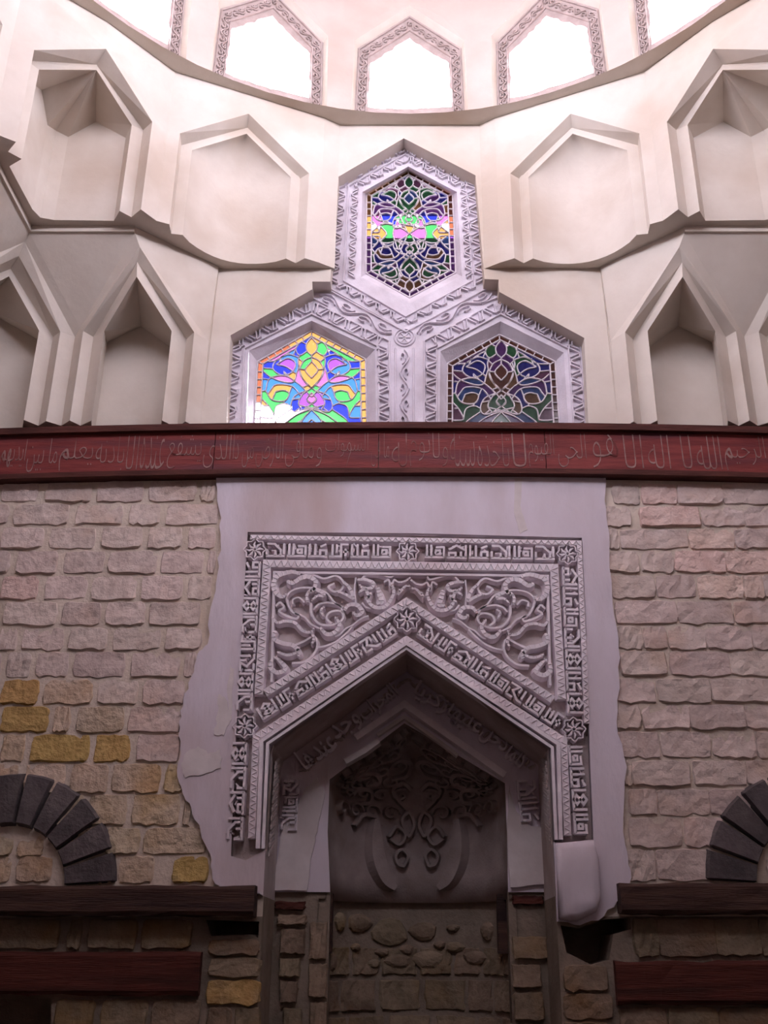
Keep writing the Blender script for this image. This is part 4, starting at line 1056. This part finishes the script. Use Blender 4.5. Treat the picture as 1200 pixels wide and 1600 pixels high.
m = MB(); m.ribbon([xz(*p, IO) for p in [(556, 1155), (632, 1103), (788, 1213)]], .07, .07, im, top=.7); m.build('arch_moulding', M['mstucco'], mih)
m = MB(); m.ribbon([xz(*p, IO) for p in [(590, 1150), (632, 1122), (700, 1170), (715, 1182)]], .035, .05, im, top=.7); m.build('arch_moulding', M['patch'], mih)
m = MB(); m.ribbon([xz(*p, IO) for p in [(540, 1193), (570, 1176), (592, 1160)]], .06, .09, im, top=.7); m.build('broken_moulding', M['patch'], mih)
def iblob(pts, th, mat, name):
    q = [xz(*p, IO) for p in pts]; r = []
    for a, b in zip(q, q[1:] + q[:1]): r += jag(a, b, 4, .008, random)
    m = MB(); m.plate(r, (), lambda u, v: im(u, v, th), lambda u, v: im(u, v, 0)); return m.build(name, M[mat], mih)
iblob([(424, 1392), (480, 1392), (489, 1330), (496, 1300), (508, 1240), (496, 1215), (478, 1232), (468, 1256), (452, 1262), (444, 1290), (438, 1320)], .03, 'patch', 'white_patch')
iblob([(797, 1387), (853, 1382), (850, 1294), (826, 1290), (806, 1268), (795, 1228), (792, 1300)], .03, 'patch', 'white_patch')
# niche: half round plan, pointed half vault
xl, xr = ni[1][0], ni[-2][0]; ap = ni[3]; zsp = ni[2][1]; zhem = xz(640, 1404, RO)[1]; DEP = .62
def niche(k, v, h=0.0, r=0.0):
    """k 0..1 across, v 0..1 wall from the hem to the springing, 1..2 vault"""
    a = math.pi * k; xc = (xl + xr) / 2; rx = (xr - xl) / 2 + r - h; dy = (DEP + r - h) * math.sin(a)
    cx0 = xc - rx * math.cos(a)
    if v <= 1: return Vector((cx0, -RO + dy, zhem + (zsp - .06 - zhem) * v))
    f = v - 1
    if k <= .5: lx = xl + (ap[0] - xl) * (k * 2); lz = zsp + (ap[1] - zsp) * (k * 2)
    else: lx = ap[0] + (xr - ap[0]) * (k * 2 - 1); lz = ap[1] + (ni[4][1] - ap[1]) * (k * 2 - 1)
    e = 1 - math.cos(f * math.pi / 2); g = math.sin(f * math.pi / 2)
    return Vector((cx0 + (lx - cx0) * e, -RO + dy * (1 - e) , zsp - .06 + (lz - h - zsp + .06) * g))
mb = MB(); mb.grid([[niche(i / 32, v) for i in range(33)] for v in [0, .25, .5, .75, 1, 1.12, 1.25, 1.38, 1.5, 1.62, 1.75, 1.88, 2]])
mb.grid([[niche(i / 32, 0, 0, .0) for i in range(33)], [niche(i / 32, 0, 0, .05) for i in range(33)]])
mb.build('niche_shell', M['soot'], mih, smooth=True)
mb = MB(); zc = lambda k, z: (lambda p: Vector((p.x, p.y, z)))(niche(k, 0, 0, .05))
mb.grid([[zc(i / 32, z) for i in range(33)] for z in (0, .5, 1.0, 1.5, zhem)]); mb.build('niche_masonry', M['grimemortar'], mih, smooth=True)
def cyl(u, v, h): p = niche(u, 0, h, .05); return Vector((p.x, p.y, v))
zrow = [zhem - .02, zhem - .30, zhem - .52, zhem - .76, zhem - 1.0]
rng = random.Random(4)
for j in range(4):
    k = .04 + (.06 if j % 2 else 0)
    while k < .9:
        e = min(.97, k + rng.uniform(.10, .17)); f0 = .12 if j == 0 else .02
        if j == 0: pass
        else:
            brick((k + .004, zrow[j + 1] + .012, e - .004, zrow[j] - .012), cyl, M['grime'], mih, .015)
        k = e
for px, py, rx, rz in ((540, 1440, 10, 12), (567, 1442, 18, 12), (613, 1456, 24, 18), (665, 1455, 18, 12), (710, 1450, 9, 5), (563, 1480, 7, 5), (602, 1488, 10, 5), (640, 1484, 9, 7), (712, 1480, 13, 7), (627, 1502, 18, 9), (672, 1500, 20, 12), (530, 1503, 9, 12), (742, 1497, 18, 9), (590, 1506, 9, 6), (760, 1455, 10, 12), (690, 1476, 8, 5)):
    k = math.acos(max(-1, min(1, 1 - 2 * (px - 515) / 280))) / math.pi; dy = DEP * math.sin(math.pi * k); zc_ = W(px, py, RO - dy).z; m = MB(); rows = []
    du = (niche(k + .01, 0) - niche(k - .01, 0)).length / .02; ru = rx * .0058 / du; rv = rz * .0058
    for f, h in ((1, -.01), (.92, .02), (.6, .036), (.25, .04), (.02, .042)):
        rows.append([cyl(k + ru * f * math.cos(a) * (1 + .15 * math.sin(3 * a + px)), zc_ + rv * f * math.sin(a), h) for a in [i / 12 * 2 * math.pi for i in range(13)]])
    m.grid(rows); m.build('rubble_stone', M['grime'], mih)
for k, nm in ((.075, 0), (.88, 1)):
    p = niche(k, 0, .03, .05); mb = MB(); mb.box(p.x - .045, p.x + .045, p.y - .06, p.y + .06, zhem - .36, zhem + .04); mb.build('wooden_post', M['beam'], mih)
# scrolls in the vault of the niche
def nm(u, v, h): return niche(u, v, h * 1.0)
HS = [([(.320, .78), (.322, .60), (.335, .40), (.37, .22), (.41, .13)], .068, 1), ([(.45, .34), (.425, .36), (.415, .44), (.44, .50), (.465, .44), (.45, .34)], .016, 0), ([(.385, .62), (.42, .72), (.455, .64), (.43, .55), (.39, .60)], .016, 0), ([(.47, .62), (.44, .78), (.47, .86), (.49, .74), (.47, .62)], .018, 0), ([(.46, .9), (.42, 1.0), (.40, 1.12), (.44, 1.2), (.48, 1.1)], .022, 0),
      ([(.20, 1.0), (.24, 1.15), (.30, 1.1), (.30, .95), (.25, .92)], .022, 0), ([(.18, 1.3), (.24, 1.45), (.32, 1.4), (.34, 1.25), (.28, 1.2)], .022, 1), ([(.36, 1.35), (.42, 1.5), (.48, 1.42), (.46, 1.28), (.40, 1.26)], .022, 1),
      ([(.28, 1.6), (.36, 1.75), (.44, 1.7), (.42, 1.56), (.34, 1.55)], .022, 0), ([(.42, 1.75), (.48, 1.88), (.5, 1.8)], .02, 0), ([(.22, .7), (.27, .82), (.33, .8)], .02, 1), ([(.18, 1.4), (.22, 1.6), (.28, 1.62), (.26, 1.5)], .02, 0)]
for jr in range(6):
    for ir in range(5):
        ku, kv = .14 + ir * .085 + (.04 if jr % 2 else 0), .85 + jr * .19
        if ku < .48: HS.append(([(ku + .042 * (1 - a / 8.5) * math.cos(a + jr), kv + .085 * (1 - a / 8.5) * math.sin(a + jr)) for a in [x * .75 for x in range(9)]], .012, 0))
for mir in (0, 1):
    for pts, wd_, leaf in HS:
        m = MB(); q = [((1 - u) if mir else u, v) for u, v in pts]
        P = crom([Vector(p) for p in q], 5); rows = [[], [], [], []]; n = len(P)
        for i, p in enumerate(P):       # ribbon with true widths on the curved shell
            a = P[max(0, i - 1)]; b = P[min(n - 1, i + 1)]; A = nm(a.x, a.y, 0); B = nm(b.x, b.y, 0); T = (B - A).normalized(); C0 = nm(p.x, p.y, 0)
            du = nm(min(1, p.x + .01), p.y, 0) - nm(max(0, p.x - .01), p.y, 0); dv = nm(p.x, min(2, p.y + .02), 0) - nm(p.x, max(0, p.y - .02), 0)
            N = du.cross(dv).normalized(); ctr = Vector(((xl + xr) / 2, -RO, C0.z)); N = N if N.dot(ctr - C0) > 0 else -N
            S = N.cross(T).normalized(); ww = wd_ * (1.0 if not leaf else (.5 + .8 * math.sin(math.pi * i / (n - 1))))
            for r, (k, hh) in zip(rows, ((1, -.005), (.6, .085 if wd_ > .05 else .05), (-.6, .085 if wd_ > .05 else .05), (-1, -.005))): r.append(C0 + S * ww * k + N * hh)
        m.grid(rows); m.build('vault_scroll', M['soot'], mih)
